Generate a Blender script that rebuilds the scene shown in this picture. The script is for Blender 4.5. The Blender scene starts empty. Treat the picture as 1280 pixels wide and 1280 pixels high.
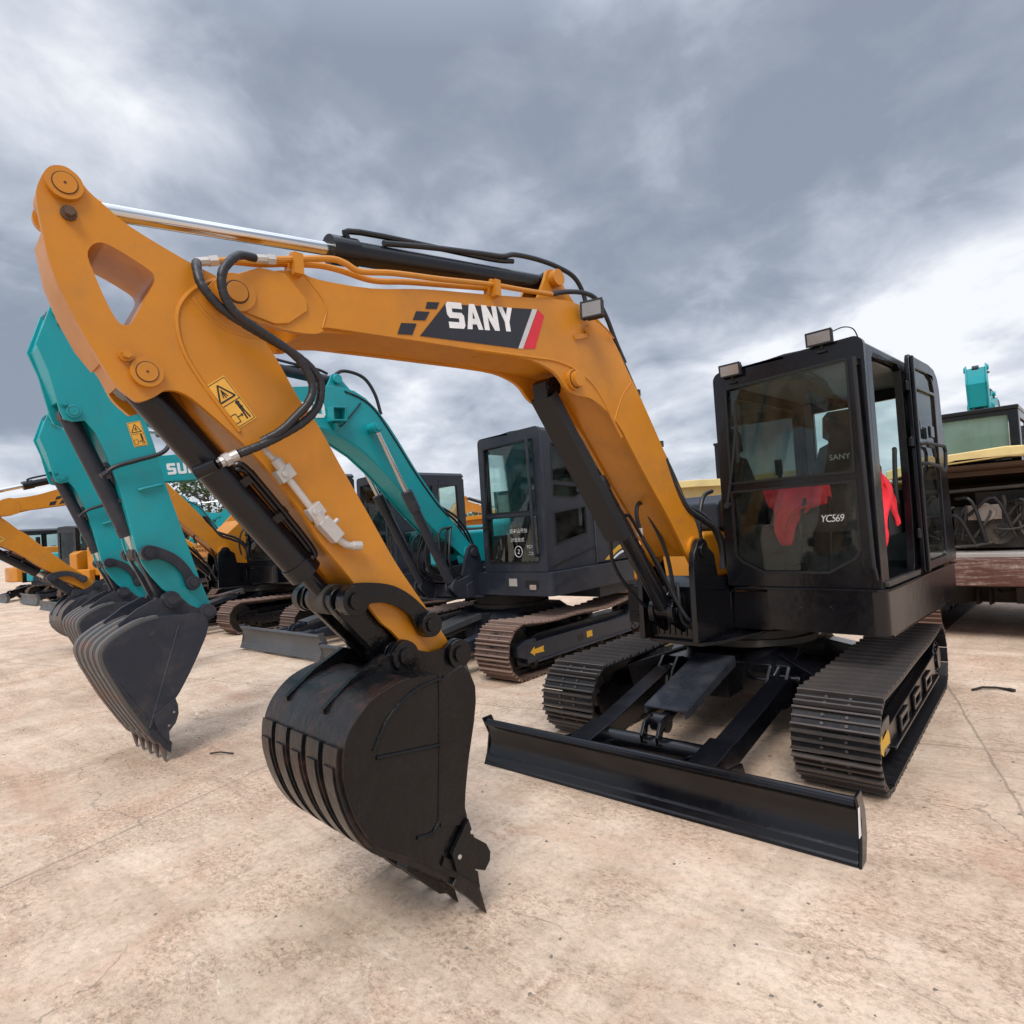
import bpy, math, random
from mathutils import Vector, Matrix, Quaternion
from mathutils.geometry import tessellate_polygon
import bmesh
R = math.radians
scene = bpy.context.scene
COL = scene.collection
random.seed(7)

# ---------------------------------------------------------------- camera
cam_d = bpy.data.cameras.new("camera"); cam = bpy.data.objects.new("camera", cam_d); COL.objects.link(cam)
CP = Vector((1.842, -3.583, 1.584)); YAW, PIT, ROL, FPX = 0.71672, 0.02215, -0.06812, 770.58
_f = Vector((-math.sin(YAW)*math.cos(PIT), math.cos(YAW)*math.cos(PIT), math.sin(PIT)))
_r = Vector((math.cos(YAW), math.sin(YAW), 0)); _u = _r.cross(_f)
_r2 = math.cos(ROL)*_r + math.sin(ROL)*_u; _u2 = -math.sin(ROL)*_r + math.cos(ROL)*_u
cam.matrix_world = Matrix(((_r2.x, _u2.x, -_f.x, CP.x), (_r2.y, _u2.y, -_f.y, CP.y), (_r2.z, _u2.z, -_f.z, CP.z), (0, 0, 0, 1)))
cam_d.sensor_width = 36; cam_d.lens = FPX/1280*36; cam_d.clip_start = 0.05; cam_d.clip_end = 3000
scene.camera = cam

# ---------------------------------------------------------------- light
SUN_EL, SUN_AZ = R(52), R(150)       # azimuth clockwise from +Y
sun_d = bpy.data.lights.new("sun", 'SUN'); sun_d.energy = 2.0; sun_d.angle = R(22); sun_d.color = (1, .96, .9)
sun = bpy.data.objects.new("sun", sun_d); COL.objects.link(sun)
sd = Vector((math.sin(SUN_AZ)*math.cos(SUN_EL), math.cos(SUN_AZ)*math.cos(SUN_EL), math.sin(SUN_EL)))
sun.rotation_euler = sd.to_track_quat('Z', 'Y').to_euler()

world = bpy.data.worlds.new("World"); scene.world = world; world.use_nodes = True
def build_world():
    nt = world.node_tree; N = nt.nodes; L = nt.links; N.clear()
    out = N.new('ShaderNodeOutputWorld'); bg = N.new('ShaderNodeBackground'); bg.inputs[1].default_value = 0.1
    L.new(bg.outputs[0], out.inputs[0])
    sky = N.new('ShaderNodeTexSky'); sky.sky_type = 'NISHITA'; sky.sun_disc = False
    sky.sun_elevation = SUN_EL; sky.sun_rotation = SUN_AZ
    tc = N.new('ShaderNodeTexCoord'); D = tc.outputs['Generated']
    def M(op, a, b=None, c=None):
        n = N.new('ShaderNodeMath'); n.operation = op
        for i, x in enumerate((a, b, c)):
            if x is None: continue
            if isinstance(x, (int, float)): n.inputs[i].default_value = x
            else: L.new(x, n.inputs[i])
        return n.outputs[0]
    sep = N.new('ShaderNodeSeparateXYZ'); L.new(D, sep.inputs[0]); X, Y, Z = sep.outputs
    zc = M('MAXIMUM', M('ADD', Z, .34), .05)
    cmb = N.new('ShaderNodeCombineXYZ'); L.new(M('DIVIDE', X, zc), cmb.inputs[0]); L.new(M('DIVIDE', Y, zc), cmb.inputs[1])
    def noise(scale, detail, rough, dist, off):
        mp = N.new('ShaderNodeMapping'); mp.inputs['Location'].default_value = off
        L.new(cmb.outputs[0], mp.inputs[0])
        n = N.new('ShaderNodeTexNoise'); n.inputs['Scale'].default_value = scale; n.inputs['Detail'].default_value = detail
        n.inputs['Roughness'].default_value = rough; n.inputs['Distortion'].default_value = dist
        L.new(mp.outputs[0], n.inputs['Vector']); return n.outputs['Fac']
    n1 = noise(1.65, 9, .52, .3, (3.1, 1.7, 0)); n2 = noise(4.4, 9, .56, .35, (1.3, 5.1, 2)); n3 = noise(.5, 3, .5, .2, (9.3, .1, 4))
    # light: 0 dark cloud .. 1 white
    def blob(d, tight, amp):
        v = N.new('ShaderNodeVectorMath'); v.operation = 'DOT_PRODUCT'; L.new(D, v.inputs[0]); v.inputs[1].default_value = Vector(d).normalized()
        return M('MULTIPLY', M('POWER', M('MAXIMUM', v.outputs['Value'], 0), tight), amp)
    s = M('ADD', M('MULTIPLY', n1, 2.1), M('MULTIPLY', n2, 1.15))
    s = M('ADD', s, M('MULTIPLY', n3, .5))
    s = M('SUBTRACT', s, 1.38)
    for d, t, a in (((-.60, .52, .60), 22, -.22), ((-.26, .80, .52), 30, -.22), ((-.02, .84, .50), 30, -.20), ((-.93, .21, .25), 20, -.16),
                    ((-.62, .72, .27), 26, -.16), ((-.80, .28, .50), 60, .28), ((-.07, .97, .20), 45, .34), ((-.80, .10, .62), 40, .12),
                    ((-.70, .70, .05), 22, .24), ((-.66, .50, .42), 40, -.12)):
        s = M('ADD', s, blob(d, t, a))
    hz = N.new('ShaderNodeMapRange'); L.new(Z, hz.inputs[0]); hz.inputs[1].default_value = .30; hz.inputs[2].default_value = .0
    hz.inputs[3].default_value = 0; hz.inputs[4].default_value = .16
    s = M('ADD', s, hz.outputs[0])
    cr = N.new('ShaderNodeValToRGB'); L.new(s, cr.inputs[0]); e = cr.color_ramp
    e.elements[0].position = .10; e.elements[0].color = (.27, .312, .39, 1)
    e.elements[1].position = .98; e.elements[1].color = (.90, .92, .96, 1)
    for p, c in ((.28, (.32, .365, .445, 1)), (.5, (.47, .515, .60, 1)), (.74, (.65, .69, .77, 1))):
        q = e.elements.new(p); q.color = c
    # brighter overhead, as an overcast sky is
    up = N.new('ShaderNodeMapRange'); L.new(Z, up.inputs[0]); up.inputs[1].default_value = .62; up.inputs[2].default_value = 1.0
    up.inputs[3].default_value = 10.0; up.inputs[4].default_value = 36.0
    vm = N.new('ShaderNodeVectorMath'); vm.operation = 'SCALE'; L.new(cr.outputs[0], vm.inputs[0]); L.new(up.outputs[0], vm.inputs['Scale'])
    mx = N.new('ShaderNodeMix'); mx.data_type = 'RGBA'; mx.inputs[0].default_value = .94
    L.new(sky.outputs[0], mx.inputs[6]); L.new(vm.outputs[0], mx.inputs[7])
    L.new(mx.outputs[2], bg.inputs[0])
build_world()
scene.view_settings.view_transform = 'Standard'; scene.view_settings.look = 'None'
scene.view_settings.exposure = 0.12; scene.view_settings.gamma = 1.0
scene.cycles.max_bounces = 8; scene.cycles.transparent_max_bounces = 16

# ---------------------------------------------------------------- materials
def new_mat(name):
    m = bpy.data.materials.new(name); m.use_nodes = True; nt = m.node_tree
    return m, nt, nt.nodes['Principled BSDF']
def noise_node(nt, scale, detail=6, rough=.6, dist=0, vec=None, stretch=None):
    if vec is None:
        tc = nt.nodes.new('ShaderNodeTexCoord'); vec = tc.outputs['Object']
    if stretch:
        mp = nt.nodes.new('ShaderNodeMapping'); mp.inputs['Scale'].default_value = stretch; nt.links.new(vec, mp.inputs[0]); vec = mp.outputs[0]
    n = nt.nodes.new('ShaderNodeTexNoise'); n.inputs['Scale'].default_value = scale; n.inputs['Detail'].default_value = detail
    n.inputs['Roughness'].default_value = rough; n.inputs['Distortion'].default_value = dist
    nt.links.new(vec, n.inputs['Vector']); return n.outputs['Fac']
def ramp(nt, fac, stops):
    r = nt.nodes.new('ShaderNodeValToRGB'); nt.links.new(fac, r.inputs[0]); e = r.color_ramp
    e.elements[0].position = stops[0][0]; e.elements[0].color = (*stops[0][1], 1)
    e.elements[1].position = stops[-1][0]; e.elements[1].color = (*stops[-1][1], 1)
    for p, c in stops[1:-1]:
        q = e.elements.new(p); q.color = (*c, 1)
    return r.outputs[0]
def mixc(nt, fac, a, b, mode='MIX'):
    m = nt.nodes.new('ShaderNodeMix'); m.data_type = 'RGBA'; m.blend_type = mode
    for i, x in ((0, fac), (6, a), (7, b)):
        if isinstance(x, (int, float)): m.inputs[i].default_value = x
        elif isinstance(x, tuple): m.inputs[i].default_value = (*x, 1)
        else: nt.links.new(x, m.inputs[i])
    return m.outputs[2]
def paint(name, col, rough=.35, metal=0, dirt=(.20, .16, .12), amt=.25, coat=.0, bump=.02, bscale=60, dscale=3.0, var=.12, edge=None, stretch=None):
    m, nt, b = new_mat(name); L = nt.links
    n1 = noise_node(nt, dscale, 9, .68, .6, stretch=stretch); n2 = noise_node(nt, dscale*7, 8, .7)
    d = tuple(c*(1-var) for c in col); l = tuple(min(1, c*(1+var)) for c in col)
    base = ramp(nt, noise_node(nt, 1.7, 3), ((.3, d), (.7, l)))
    k = ramp(nt, n1, ((.46, (0, 0, 0)), (.70, (1, 1, 1))))
    k2 = ramp(nt, n2, ((.42, (0, 0, 0)), (.66, (1, 1, 1))))
    kk = mixc(nt, 1.0, k, k2, 'MULTIPLY'); kk = mixc(nt, .35, kk, k)
    km = nt.nodes.new('ShaderNodeMath'); km.operation = 'MULTIPLY'; L.new(kk, km.inputs[0]); km.inputs[1].default_value = amt
    c = mixc(nt, km.outputs[0], base, dirt)
    if edge:
        k3 = ramp(nt, noise_node(nt, 14, 10, .75, 1.0), ((.62, (0, 0, 0)), (.70, (1, 1, 1))))
        km3 = nt.nodes.new('ShaderNodeMath'); km3.operation = 'MULTIPLY'; L.new(k3, km3.inputs[0]); km3.inputs[1].default_value = edge[1]
        c = mixc(nt, km3.outputs[0], c, edge[0])
    L.new(c, b.inputs['Base Color'])
    rr = nt.nodes.new('ShaderNodeMapRange'); L.new(n1, rr.inputs[0]); rr.inputs[1].default_value = .3; rr.inputs[2].default_value = .75
    rr.inputs[3].default_value = rough*.8; rr.inputs[4].default_value = min(1, rough*1.7); L.new(rr.outputs[0], b.inputs['Roughness'])
    if max(col) < .05 and metal < .1: b.inputs['Specular IOR Level'].default_value = .40
    b.inputs['Metallic'].default_value = metal; b.inputs['Coat Weight'].default_value = coat; b.inputs['Coat Roughness'].default_value = .12
    if bump:
        bp = nt.nodes.new('ShaderNodeBump'); bp.inputs['Strength'].default_value = bump*10; bp.inputs['Distance'].default_value = .002
        L.new(noise_node(nt, bscale, 4, .6), bp.inputs['Height']); L.new(bp.outputs[0], b.inputs['Normal'])
    return m
def plain(name, col, rough=.5, metal=0, emit=None):
    m, nt, b = new_mat(name)
    c = ramp(nt, noise_node(nt, 9, 5), ((.3, tuple(x*.88 for x in col)), (.7, tuple(min(1, x*1.1) for x in col))))
    nt.links.new(c, b.inputs['Base Color']); b.inputs['Roughness'].default_value = rough; b.inputs['Metallic'].default_value = metal
    return m
def glass(name, tint, gloss=.06, rough=.02, dust=.04):
    m = bpy.data.materials.new(name); m.use_nodes = True; nt = m.node_tree; N = nt.nodes; L = nt.links; N.clear()
    o = N.new('ShaderNodeOutputMaterial'); t = N.new('ShaderNodeBsdfTransparent'); g = N.new('ShaderNodeBsdfGlossy'); d = N.new('ShaderNodeBsdfDiffuse')
    t.inputs[0].default_value = (*tint, 1); g.inputs['Roughness'].default_value = rough; g.inputs[0].default_value = (.95, 1, .99, 1)
    d.inputs[0].default_value = (.5, .48, .44, 1)
    fr = N.new('ShaderNodeFresnel'); fr.inputs[0].default_value = 1.33
    m1 = N.new('ShaderNodeMixShader'); m2 = N.new('ShaderNodeMixShader')
    ad = N.new('ShaderNodeMath'); ad.operation = 'ADD'; L.new(fr.outputs[0], ad.inputs[0]); ad.inputs[1].default_value = gloss
    L.new(ad.outputs[0], m1.inputs[0]); L.new(t.outputs[0], m1.inputs[1]); L.new(g.outputs[0], m1.inputs[2])
    nz = noise_node(nt, 5, 8, .7, .5); mr = N.new('ShaderNodeMapRange'); L.new(nz, mr.inputs[0]); mr.inputs[1].default_value = .4; mr.inputs[2].default_value = .75
    mr.inputs[3].default_value = 0; mr.inputs[4].default_value = dust
    L.new(mr.outputs[0], m2.inputs[0]); L.new(m1.outputs[0], m2.inputs[1]); L.new(d.outputs[0], m2.inputs[2]); L.new(m2.outputs[0], o.inputs[0])
    return m
M = {}
M['orange'] = paint('orange_paint', (.56, .212, .010), .30, dirt=(.25, .13, .05), amt=.50, coat=.0, bump=.02, bscale=30, dscale=2.2, var=.10, edge=((.24, .12, .04), .30))
M['teal'] = paint('teal_paint', (.005, .30, .335), .30, dirt=(.07, .16, .16), amt=.45, coat=.0, bump=.02, bscale=30, dscale=2.2, var=.10, edge=((.05, .13, .13), .30))
M['yellow'] = paint('yellow_paint', (.80, .62, .27), .42, dirt=(.40, .28, .15), amt=.45, var=.1)
M['black'] = paint('fresh_black_paint', (.0028, .0030, .0048), .19, dirt=(.032, .032, .033), amt=.12, coat=.0, bump=.07, bscale=14, dscale=2.5, var=.15, edge=((.07, .066, .062), .22))
M['bucket_black'] = paint('glossy_bucket_black', (.003, .0031, .0042), .22, dirt=(.055, .055, .056), amt=.14, coat=.0, bump=.4, bscale=13, dscale=5, var=.2, edge=((.11, .11, .115), .16))
M['cyl_black'] = paint('cylinder_black', (.006, .0062, .009), .20, dirt=(.05, .048, .045), amt=.2, coat=.0, bump=.01)
M['grey_dark'] = paint('dark_slate_paint', (.019, .023, .034), .36, dirt=(.12, .11, .10), amt=.3, coat=.0, bump=.02)
M['grey_bucket'] = paint('slate_bucket_paint', (.024, .029, .042), .38, dirt=(.15, .12, .10), amt=.38, bump=.08, bscale=22, dscale=4, edge=((.2, .11, .07), .35))
M['guard_grey'] = paint('scraped_guard_plate', (.030, .034, .044), .26, metal=.25, dirt=(.16, .15, .14), amt=.45, bump=.1, bscale=12, dscale=6, edge=((.22, .21, .20), .3))
M['bucket_black'].node_tree.nodes['Principled BSDF'].inputs['Specular IOR Level'].default_value = .34
M['black'].node_tree.nodes['Principled BSDF'].inputs['Specular IOR Level'].default_value = .46
M['ribs_black'] = paint('scuffed_black_straps', (.006, .006, .007), .30, dirt=(.13, .055, .035), amt=.55, bump=.25, bscale=18, dscale=6, edge=((.15, .13, .12), .5))
M['ribs_worn'] = paint('worn_wear_strips', (.10, .10, .098), .5, dirt=(.26, .10, .055), amt=.85, bump=.1, bscale=20, dscale=5)
M['shoe'] = paint('dark_track_steel', (.020, .020, .023), .32, metal=.35, dirt=(.13, .10, .08), amt=.40, bump=.06, bscale=50, dscale=5, edge=((.16, .11, .085), .6))
M['shoe_rust'] = paint('dusty_track_steel', (.12, .072, .056), .55, metal=.25, dirt=(.22, .15, .11), amt=.8, bump=.06, bscale=40, dscale=5)
M['grouser'] = paint('worn_grouser_edges', (.10, .085, .078), .38, metal=.55, dirt=(.16, .115, .09), amt=.6, bump=.05)
M['grouser_rust'] = paint('dusty_grouser_edges', (.34, .23, .185), .5, metal=.4, dirt=(.15, .10, .08), amt=.7, bump=.05)
M['blade_grey'] = paint('worn_grey_blade', (.085, .090, .098), .38, metal=.3, dirt=(.2, .17, .14), amt=.5, bump=.05)
M['chrome'] = paint('chrome_rod', (.62, .62, .62), .13, metal=1, amt=.05, bump=0)
M['steel'] = paint('bare_steel', (.42, .40, .38), .35, metal=.85, dirt=(.3, .2, .14), amt=.4)
M['pale_metal'] = paint('pale_zinc_metal', (.52, .49, .46), .42, metal=.4, dirt=(.4, .25, .18), amt=.4)
M['rubber'] = plain('hose_rubber', (.014, .014, .017), .45)
M['dark'] = plain('dark_plastic', (.010, .010, .012), .6)
M['seal'] = plain('window_seal', (.006, .006, .007), .5)
M['seat'] = plain('seat_fabric', (.045, .046, .052), .85)
M['lining'] = plain('grey_cab_lining', (.16, .17, .175), .7)
M['curtain'] = paint('pale_curtain', (.66, .70, .69), .7, dirt=(.40, .44, .43), amt=.7, dscale=3, stretch=(4, 4, .4))
M['white'] = plain('white_decal', (.80, .80, .80), .45)
M['decal_black'] = plain('decal_black_film', (.018, .018, .024), .35)
M['decal_red'] = plain('decal_red_film', (.62, .02, .035), .35)
M['decal_grey'] = plain('decal_silver_film', (.55, .55, .56), .35)
M['sticker'] = plain('sticker_yellow', (.80, .42, .06), .45)
M['ink'] = plain('sticker_ink', (.02, .018, .014), .5)
M['ring'] = plain('pin_seam', (.075, .028, .010), .5)
M['arrow'] = plain('yellow_arrow_film', (.68, .38, .03), .5)
M['red'] = paint('red_cloth', (.85, .030, .050), .8, dirt=(.35, .02, .03), amt=.7, dscale=6, bump=.3, bscale=12)
M['lamp_lens'] = paint('lamp_lens', (.36, .33, .31), .15, metal=.6, amt=.5, dirt=(.25, .2, .15))
M['glass'] = glass('cab_glass', (.86, .94, .92), .0, dust=.035)
M['glass_dark'] = glass('tinted_cab_glass', (.86, .92, .90), .0, dust=.04)
M['glass_door'] = glass('door_glass', (.80, .86, .86), .02, dust=.06)
M['grime'] = paint('engine_grime', (.045, .042, .038), .55, dirt=(.16, .11, .07), amt=.8, dscale=8)
M['rust'] = paint('peeling_rust', (.11, .040, .028), .75, dirt=(.60, .50, .44), amt=1.0, dscale=3.2, stretch=(.6, 1, 6), bump=.3, edge=((.50, .42, .37), .6))
M['tarp'] = paint('grey_green_tarp', (.20, .26, .25), .7, dirt=(.12, .15, .15), amt=.6, dscale=3, stretch=(3, 3, .5))
M['hood_inner'] = paint('grimy_hood_lining', (.10, .06, .035), .8, dirt=(.04, .03, .02), amt=.8)
M['bark'] = plain('bark', (.09, .065, .045), .9)

def leaf_mat():
    m, nt, b = new_mat('leaves'); 
    c = ramp(nt, noise_node(nt, 2.2, 4), ((.3, (.025, .05, .014)), (.7, (.085, .13, .04))))
    nt.links.new(c, b.inputs['Base Color']); b.inputs['Roughness'].default_value = .7; return m
M['leaf'] = leaf_mat()

# ---------------------------------------------------------------- mesh helpers
def catmull(pts, n=6, closed=False):
    P = [Vector(p) for p in pts]; out = []; m = len(P)
    for i in range(m if closed else m-1):
        p0 = P[(i-1) % m] if closed or i > 0 else P[0]*2-P[1]
        p1 = P[i]; p2 = P[(i+1) % m]
        p3 = P[(i+2) % m] if closed or i+2 < m else P[-1]*2-P[-2]
        for k in range(n):
            t = k/n
            out.append(.5*((2*p1)+(p2-p0)*t+(2*p0-5*p1+4*p2-p3)*t*t+(3*p1-p0-3*p2+p3)*t**3))
    if not closed: out.append(P[-1])
    return out
def arc(cx, cy, r, a0, a1, n=12):
    return [(cx+r*math.cos(R(a0+(a1-a0)*i/n)), cy+r*math.sin(R(a0+(a1-a0)*i/n))) for i in range(n+1)]
def rrect(x0, x1, y0, y1, r, n=4):
    return arc(x1-r, y1-r, r, 0, 90, n)+arc(x0+r, y1-r, r, 90, 180, n)+arc(x0+r, y0+r, r, 180, 270, n)+arc(x1-r, y0+r, r, 270, 360, n)
def area2(p): return sum(p[i][0]*p[(i+1) % len(p)][1]-p[(i+1) % len(p)][0]*p[i][1] for i in range(len(p)))
def clean(p):
    o = []
    for a in p:
        if not o or (Vector(a[:2])-Vector(o[-1][:2])).length > 1e-4: o.append(tuple(a[:2]))
    if (Vector(o[0])-Vector(o[-1])).length < 1e-4: o.pop()
    return o
class MB:
    def __init__(s): s.v = []; s.f = []; s.mi = []; s.cur = 0; s.mats = []; s.X = None
    def mat(s, m):
        if m not in s.mats: s.mats.append(m)
        s.cur = s.mats.index(m); return s
    def _v(s, p):
        p = Vector(p); s.v.append(s.X @ p if s.X else p); return len(s.v)-1
    def _f(s, idx): s.f.append(tuple(idx)); s.mi.append(s.cur)
    def prism(s, out, t0, t1, holes=(), ax='x'):
        mp = {'x': lambda a, b, t: (t, a, b), 'y': lambda a, b, t: (a, t, b), 'z': lambda a, b, t: (a, b, t)}[ax]
        loops = [clean(out)]+[clean(h) for h in holes]
        if area2(loops[0]) < 0: loops[0].reverse()
        for h in loops[1:]:
            if area2(h) > 0: h.reverse()
        flat = [q for l in loops for q in l]
        i0 = [s._v(mp(a, b, t0)) for a, b in flat]; i1 = [s._v(mp(a, b, t1)) for a, b in flat]
        if len(loops) == 1 and len(flat) <= 6:
            s._f(i0[::-1]); s._f(i1)
        else:
            for t in tessellate_polygon([[Vector((a, b, 0)) for a, b in l] for l in loops]):
                s._f([i0[k] for k in t]); s._f([i1[k] for k in t[::-1]])
        o = 0
        for l in loops:
            n = len(l)
            for k in range(n):
                a, b = o+k, o+(k+1) % n; s._f((i0[a], i0[b], i1[b], i1[a]))
            o += n
        return s
    def box(s, x0, x1, y0, y1, z0, z1): return s.prism([(y0, z0), (y1, z0), (y1, z1), (y0, z1)], x0, x1)
    def beam(s, p0, p1, w, h, up=(0, 0, 1), w1=None, h1=None):
        p0 = Vector(p0); p1 = Vector(p1); d = (p1-p0).normalized(); sx = d.cross(Vector(up))
        if sx.length < 1e-4: sx = d.cross(Vector((1, 0, 0)))
        sx.normalize(); sz = sx.cross(d).normalized(); w1 = w1 or w; h1 = h1 or h
        a = [s._v(p0+sx*i*w/2+sz*j*h/2) for i, j in ((-1, -1), (1, -1), (1, 1), (-1, 1))]
        b = [s._v(p1+sx*i*w1/2+sz*j*h1/2) for i, j in ((-1, -1), (1, -1), (1, 1), (-1, 1))]
        s._f(a[::-1]); s._f(b)
        for k in range(4): s._f((a[k], a[(k+1) % 4], b[(k+1) % 4], b[k]))
        return s
    def cyl(s, p0, p1, r0, r1=None, n=20):
        r1 = r0 if r1 is None else r1; return s.tube([p0, p1], [r0, r1], n)
    def tube(s, pts, r, n=8, smooth=0, caps=True):
        P = [Vector(p) for p in pts]
        if smooth: P = catmull(P, smooth)
        rr = r if isinstance(r, (list, tuple)) else [r]*len(P)
        if len(rr) != len(P): rr = [rr[0]]*len(P)
        d = (P[1]-P[0]).normalized(); nx = d.orthogonal().normalized(); rings = []
        for i, p in enumerate(P):
            t = ((P[min(i+1, len(P)-1)]-P[max(i-1, 0)])).normalized()
            q = d.rotation_difference(t); nx = (q @ nx).normalized(); d = t; ny = t.cross(nx)
            rings.append([s._v(p+(nx*math.cos(2*math.pi*k/n)+ny*math.sin(2*math.pi*k/n))*rr[i]) for k in range(n)])
        for a, b in zip(rings, rings[1:]):
            for k in range(n): s._f((a[k], a[(k+1) % n], b[(k+1) % n], b[k]))
        if caps: s._f(rings[0][::-1]); s._f(rings[-1])
        return s
    def strip(s, prof, x0, x1, th, inward=1):
        """curved plate: profile of (y, z) swept along x"""
        P = [Vector((a, b)) for a, b in prof]; off = []
        for i, p in enumerate(P):
            t = (P[min(i+1, len(P)-1)]-P[max(i-1, 0)]).normalized(); off.append(p+Vector((-t.y, t.x))*th*inward)
        for i in range(len(P)-1):
            pass
        i0 = [[s._v((x, p.x, p.y)) for p in P] for x in (x0, x1)]; i1 = [[s._v((x, p.x, p.y)) for p in off] for x in (x0, x1)]
        n = len(P)
        for k in range(n-1):
            s._f((i0[0][k], i0[0][k+1], i0[1][k+1], i0[1][k])); s._f((i1[0][k], i1[1][k], i1[1][k+1], i1[0][k+1]))
            for j in (0, 1): s._f((i0[j][k], i0[j][k+1], i1[j][k+1], i1[j][k]))
        for k in (0, n-1): s._f((i0[0][k], i0[1][k], i1[1][k], i1[0][k]))
        return s
    def build(s, name, mat=None, parent=None, bevel=0, seg=2, angle=32, rz=None, loc=None):
        me = bpy.data.meshes.new(name); bm = bmesh.new(); vs = [bm.verts.new(v) for v in s.v]
        for f, mi in zip(s.f, s.mi):
            if len(set(f)) < 3: continue
            try: q = bm.faces.new([vs[i] for i in f])
            except ValueError: continue
            q.material_index = mi; q.smooth = True
        bmesh.ops.recalc_face_normals(bm, faces=bm.faces)
        if name in ('arm', 'boom'): bmesh.ops.dissolve_limit(bm, angle_limit=.004, verts=bm.verts, edges=bm.edges)
        bm.to_mesh(me); bm.free()
        me.set_sharp_from_angle(angle=R(angle))
        if s.mats:
            for m in s.mats: me.materials.append(m)
        else: me.materials.append(mat)
        o = bpy.data.objects.new(name, me); COL.objects.link(o); o.parent = parent
        if rz is not None: o.rotation_euler.z = rz
        if loc is not None: o.location = loc
        if bevel:
            b = o.modifiers.new('bevel', 'BEVEL'); b.width = bevel; b.segments = seg; b.limit_method = 'ANGLE'; b.angle_limit = R(35)
            b.harden_normals = True; b.use_clamp_overlap = True
        return o
def empty(name, loc, rz=0, parent=None):
    o = bpy.data.objects.new(name, None); COL.objects.link(o); o.location = loc; o.rotation_euler.z = rz; o.parent = parent
    o.empty_display_size = .2; return o
def tag(o, label=None, cat=None, group=None, kind=None):
    if label: o['label'] = label
    if cat: o['category'] = cat
    if group: o['group'] = group
    if kind: o['kind'] = kind
    return o
def copy_tree(o, parent=None, skip=()):
    c = o.copy(); COL.objects.link(c); c.parent = parent
    for ch in list(o.children):
        if ch.name.split('.')[0] in skip: continue
        copy_tree(ch, c, skip)
    return c
def text_mesh(name, body, size, mat, parent, mtx, bold=.0, shear=0, space=1.0, extrude=.0015, rz=None, xs=1.0):
    cu = bpy.data.curves.new(name, 'FONT'); cu.body = body; cu.size = size; cu.offset = bold*size; cu.shear = shear; cu.space_character = space
    cu.extrude = extrude; cu.align_x = 'LEFT'; cu.resolution_u = 3
    to = bpy.data.objects.new(name+'_tmp', cu); COL.objects.link(to)
    dg = bpy.context.evaluated_depsgraph_get(); dg.update()
    me = bpy.data.meshes.new_from_object(to.evaluated_get(dg)); bpy.data.objects.remove(to)
    me.transform(Matrix.Diagonal((xs, 1, 1, 1))); me.transform(mtx); me.materials.clear(); me.materials.append(mat); me.name = name
    o = bpy.data.objects.new(name, me); COL.objects.link(o); o.parent = parent
    if rz is not None: o.rotation_euler.z = rz
    return o
def side_mtx(x, p0, p1):
    """text plane on a +X facing side: baseline from p0 to p1 in (y, z)"""
    d = (Vector(p1)-Vector(p0)).normalized(); X = Vector((0, d.x, d.y)); Z = Vector((1, 0, 0)); Y = Z.cross(X)
    return Matrix(((X.x, Y.x, Z.x, x), (X.y, Y.y, Z.y, p0[0]), (X.z, Y.z, Z.z, p0[1]), (0, 0, 0, 1)))
def rot2(p, c, a):
    s, k = math.sin(a), math.cos(a); x, y = p[0]-c[0], p[1]-c[1]; return (c[0]+k*x-s*y, c[1]+s*x+k*y)
def xf(pts, f): return [f(p) for p in pts]
def off_poly(pts, d):
    """shrink a polygon by d (simple vertex offset)"""
    p = clean(pts)
    if area2(p) < 0: p.reverse()
    n = len(p); out = []
    for i in range(n):
        a, b, c = Vector(p[i-1]), Vector(p[i]), Vector(p[(i+1) % n])
        n1 = Vector((-(b-a).y, (b-a).x)).normalized(); n2 = Vector((-(c-b).y, (c-b).x)).normalized(); m = (n1+n2)
        if m.length < .3: m = n1
        m.normalize(); out.append(tuple(b+m*d/max(.5, m.dot(n1))))
    return out
def quads_ring(mb, pts, w, x, th):
    """raised bead following a polyline on a side plane at x"""
    P = [Vector(p) for p in catmull([(a, b, 0) for a, b in pts], 4)]
    mb.tube([(x, p.x, p.y) for p in P], w, 6)

GLYPH = {
 'S': ([(.02, 0), (.88, 0), (1, .12), (1, .50), (.88, .61), (.33, .61), (.33, .76), (.96, .76), (.96, 1), (.12, 1), (0, .88), (0, .52), (.12, .39), (.67, .39), (.67, .24), (.02, .24)], None),
 'A': ([(0, 0), (.33, 1), (.67, 1), (1, 0), (.70, 0), (.64, .20), (.36, .20), (.30, 0)], [(.42, .42), (.58, .42), (.5, .72)]),
 'N': ([(0, 0), (0, 1), (.32, 1), (.68, .47), (.68, 1), (1, 1), (1, 0), (.68, 0), (.32, .53), (.32, 0)], None),
 'Y': ([(.34, 0), (.34, .40), (0, 1), (.33, 1), (.5, .66), (.67, 1), (1, 1), (.66, .40), (.66, 0)], None),
 'U': ([(0, 1), (0, .12), (.12, 0), (.88, 0), (1, .12), (1, 1), (.68, 1), (.68, .24), (.32, .24), (.32, 1)], None),
 'W': ([(0, 1), (.16, 0), (.40, 0), (.5, .5), (.60, 0), (.84, 0), (1, 1), (.76, 1), (.70, .45), (.60, 1), (.40, 1), (.30, .45), (.24, 1)], None),
 'R': ([(0, 0), (0, 1), (.88, 1), (1, .88), (1, .52), (.9, .42), (1, 0), (.70, 0), (.62, .36), (.32, .36), (.32, 0)], [(.32, .58), (.68, .58), (.68, .78), (.32, .78)]),
 'D': ([(0, 0), (0, 1), (.80, 1), (1, .82), (1, .18), (.80, 0)], [(.32, .24), (.68, .24), (.68, .76), (.32, .76)])}
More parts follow.
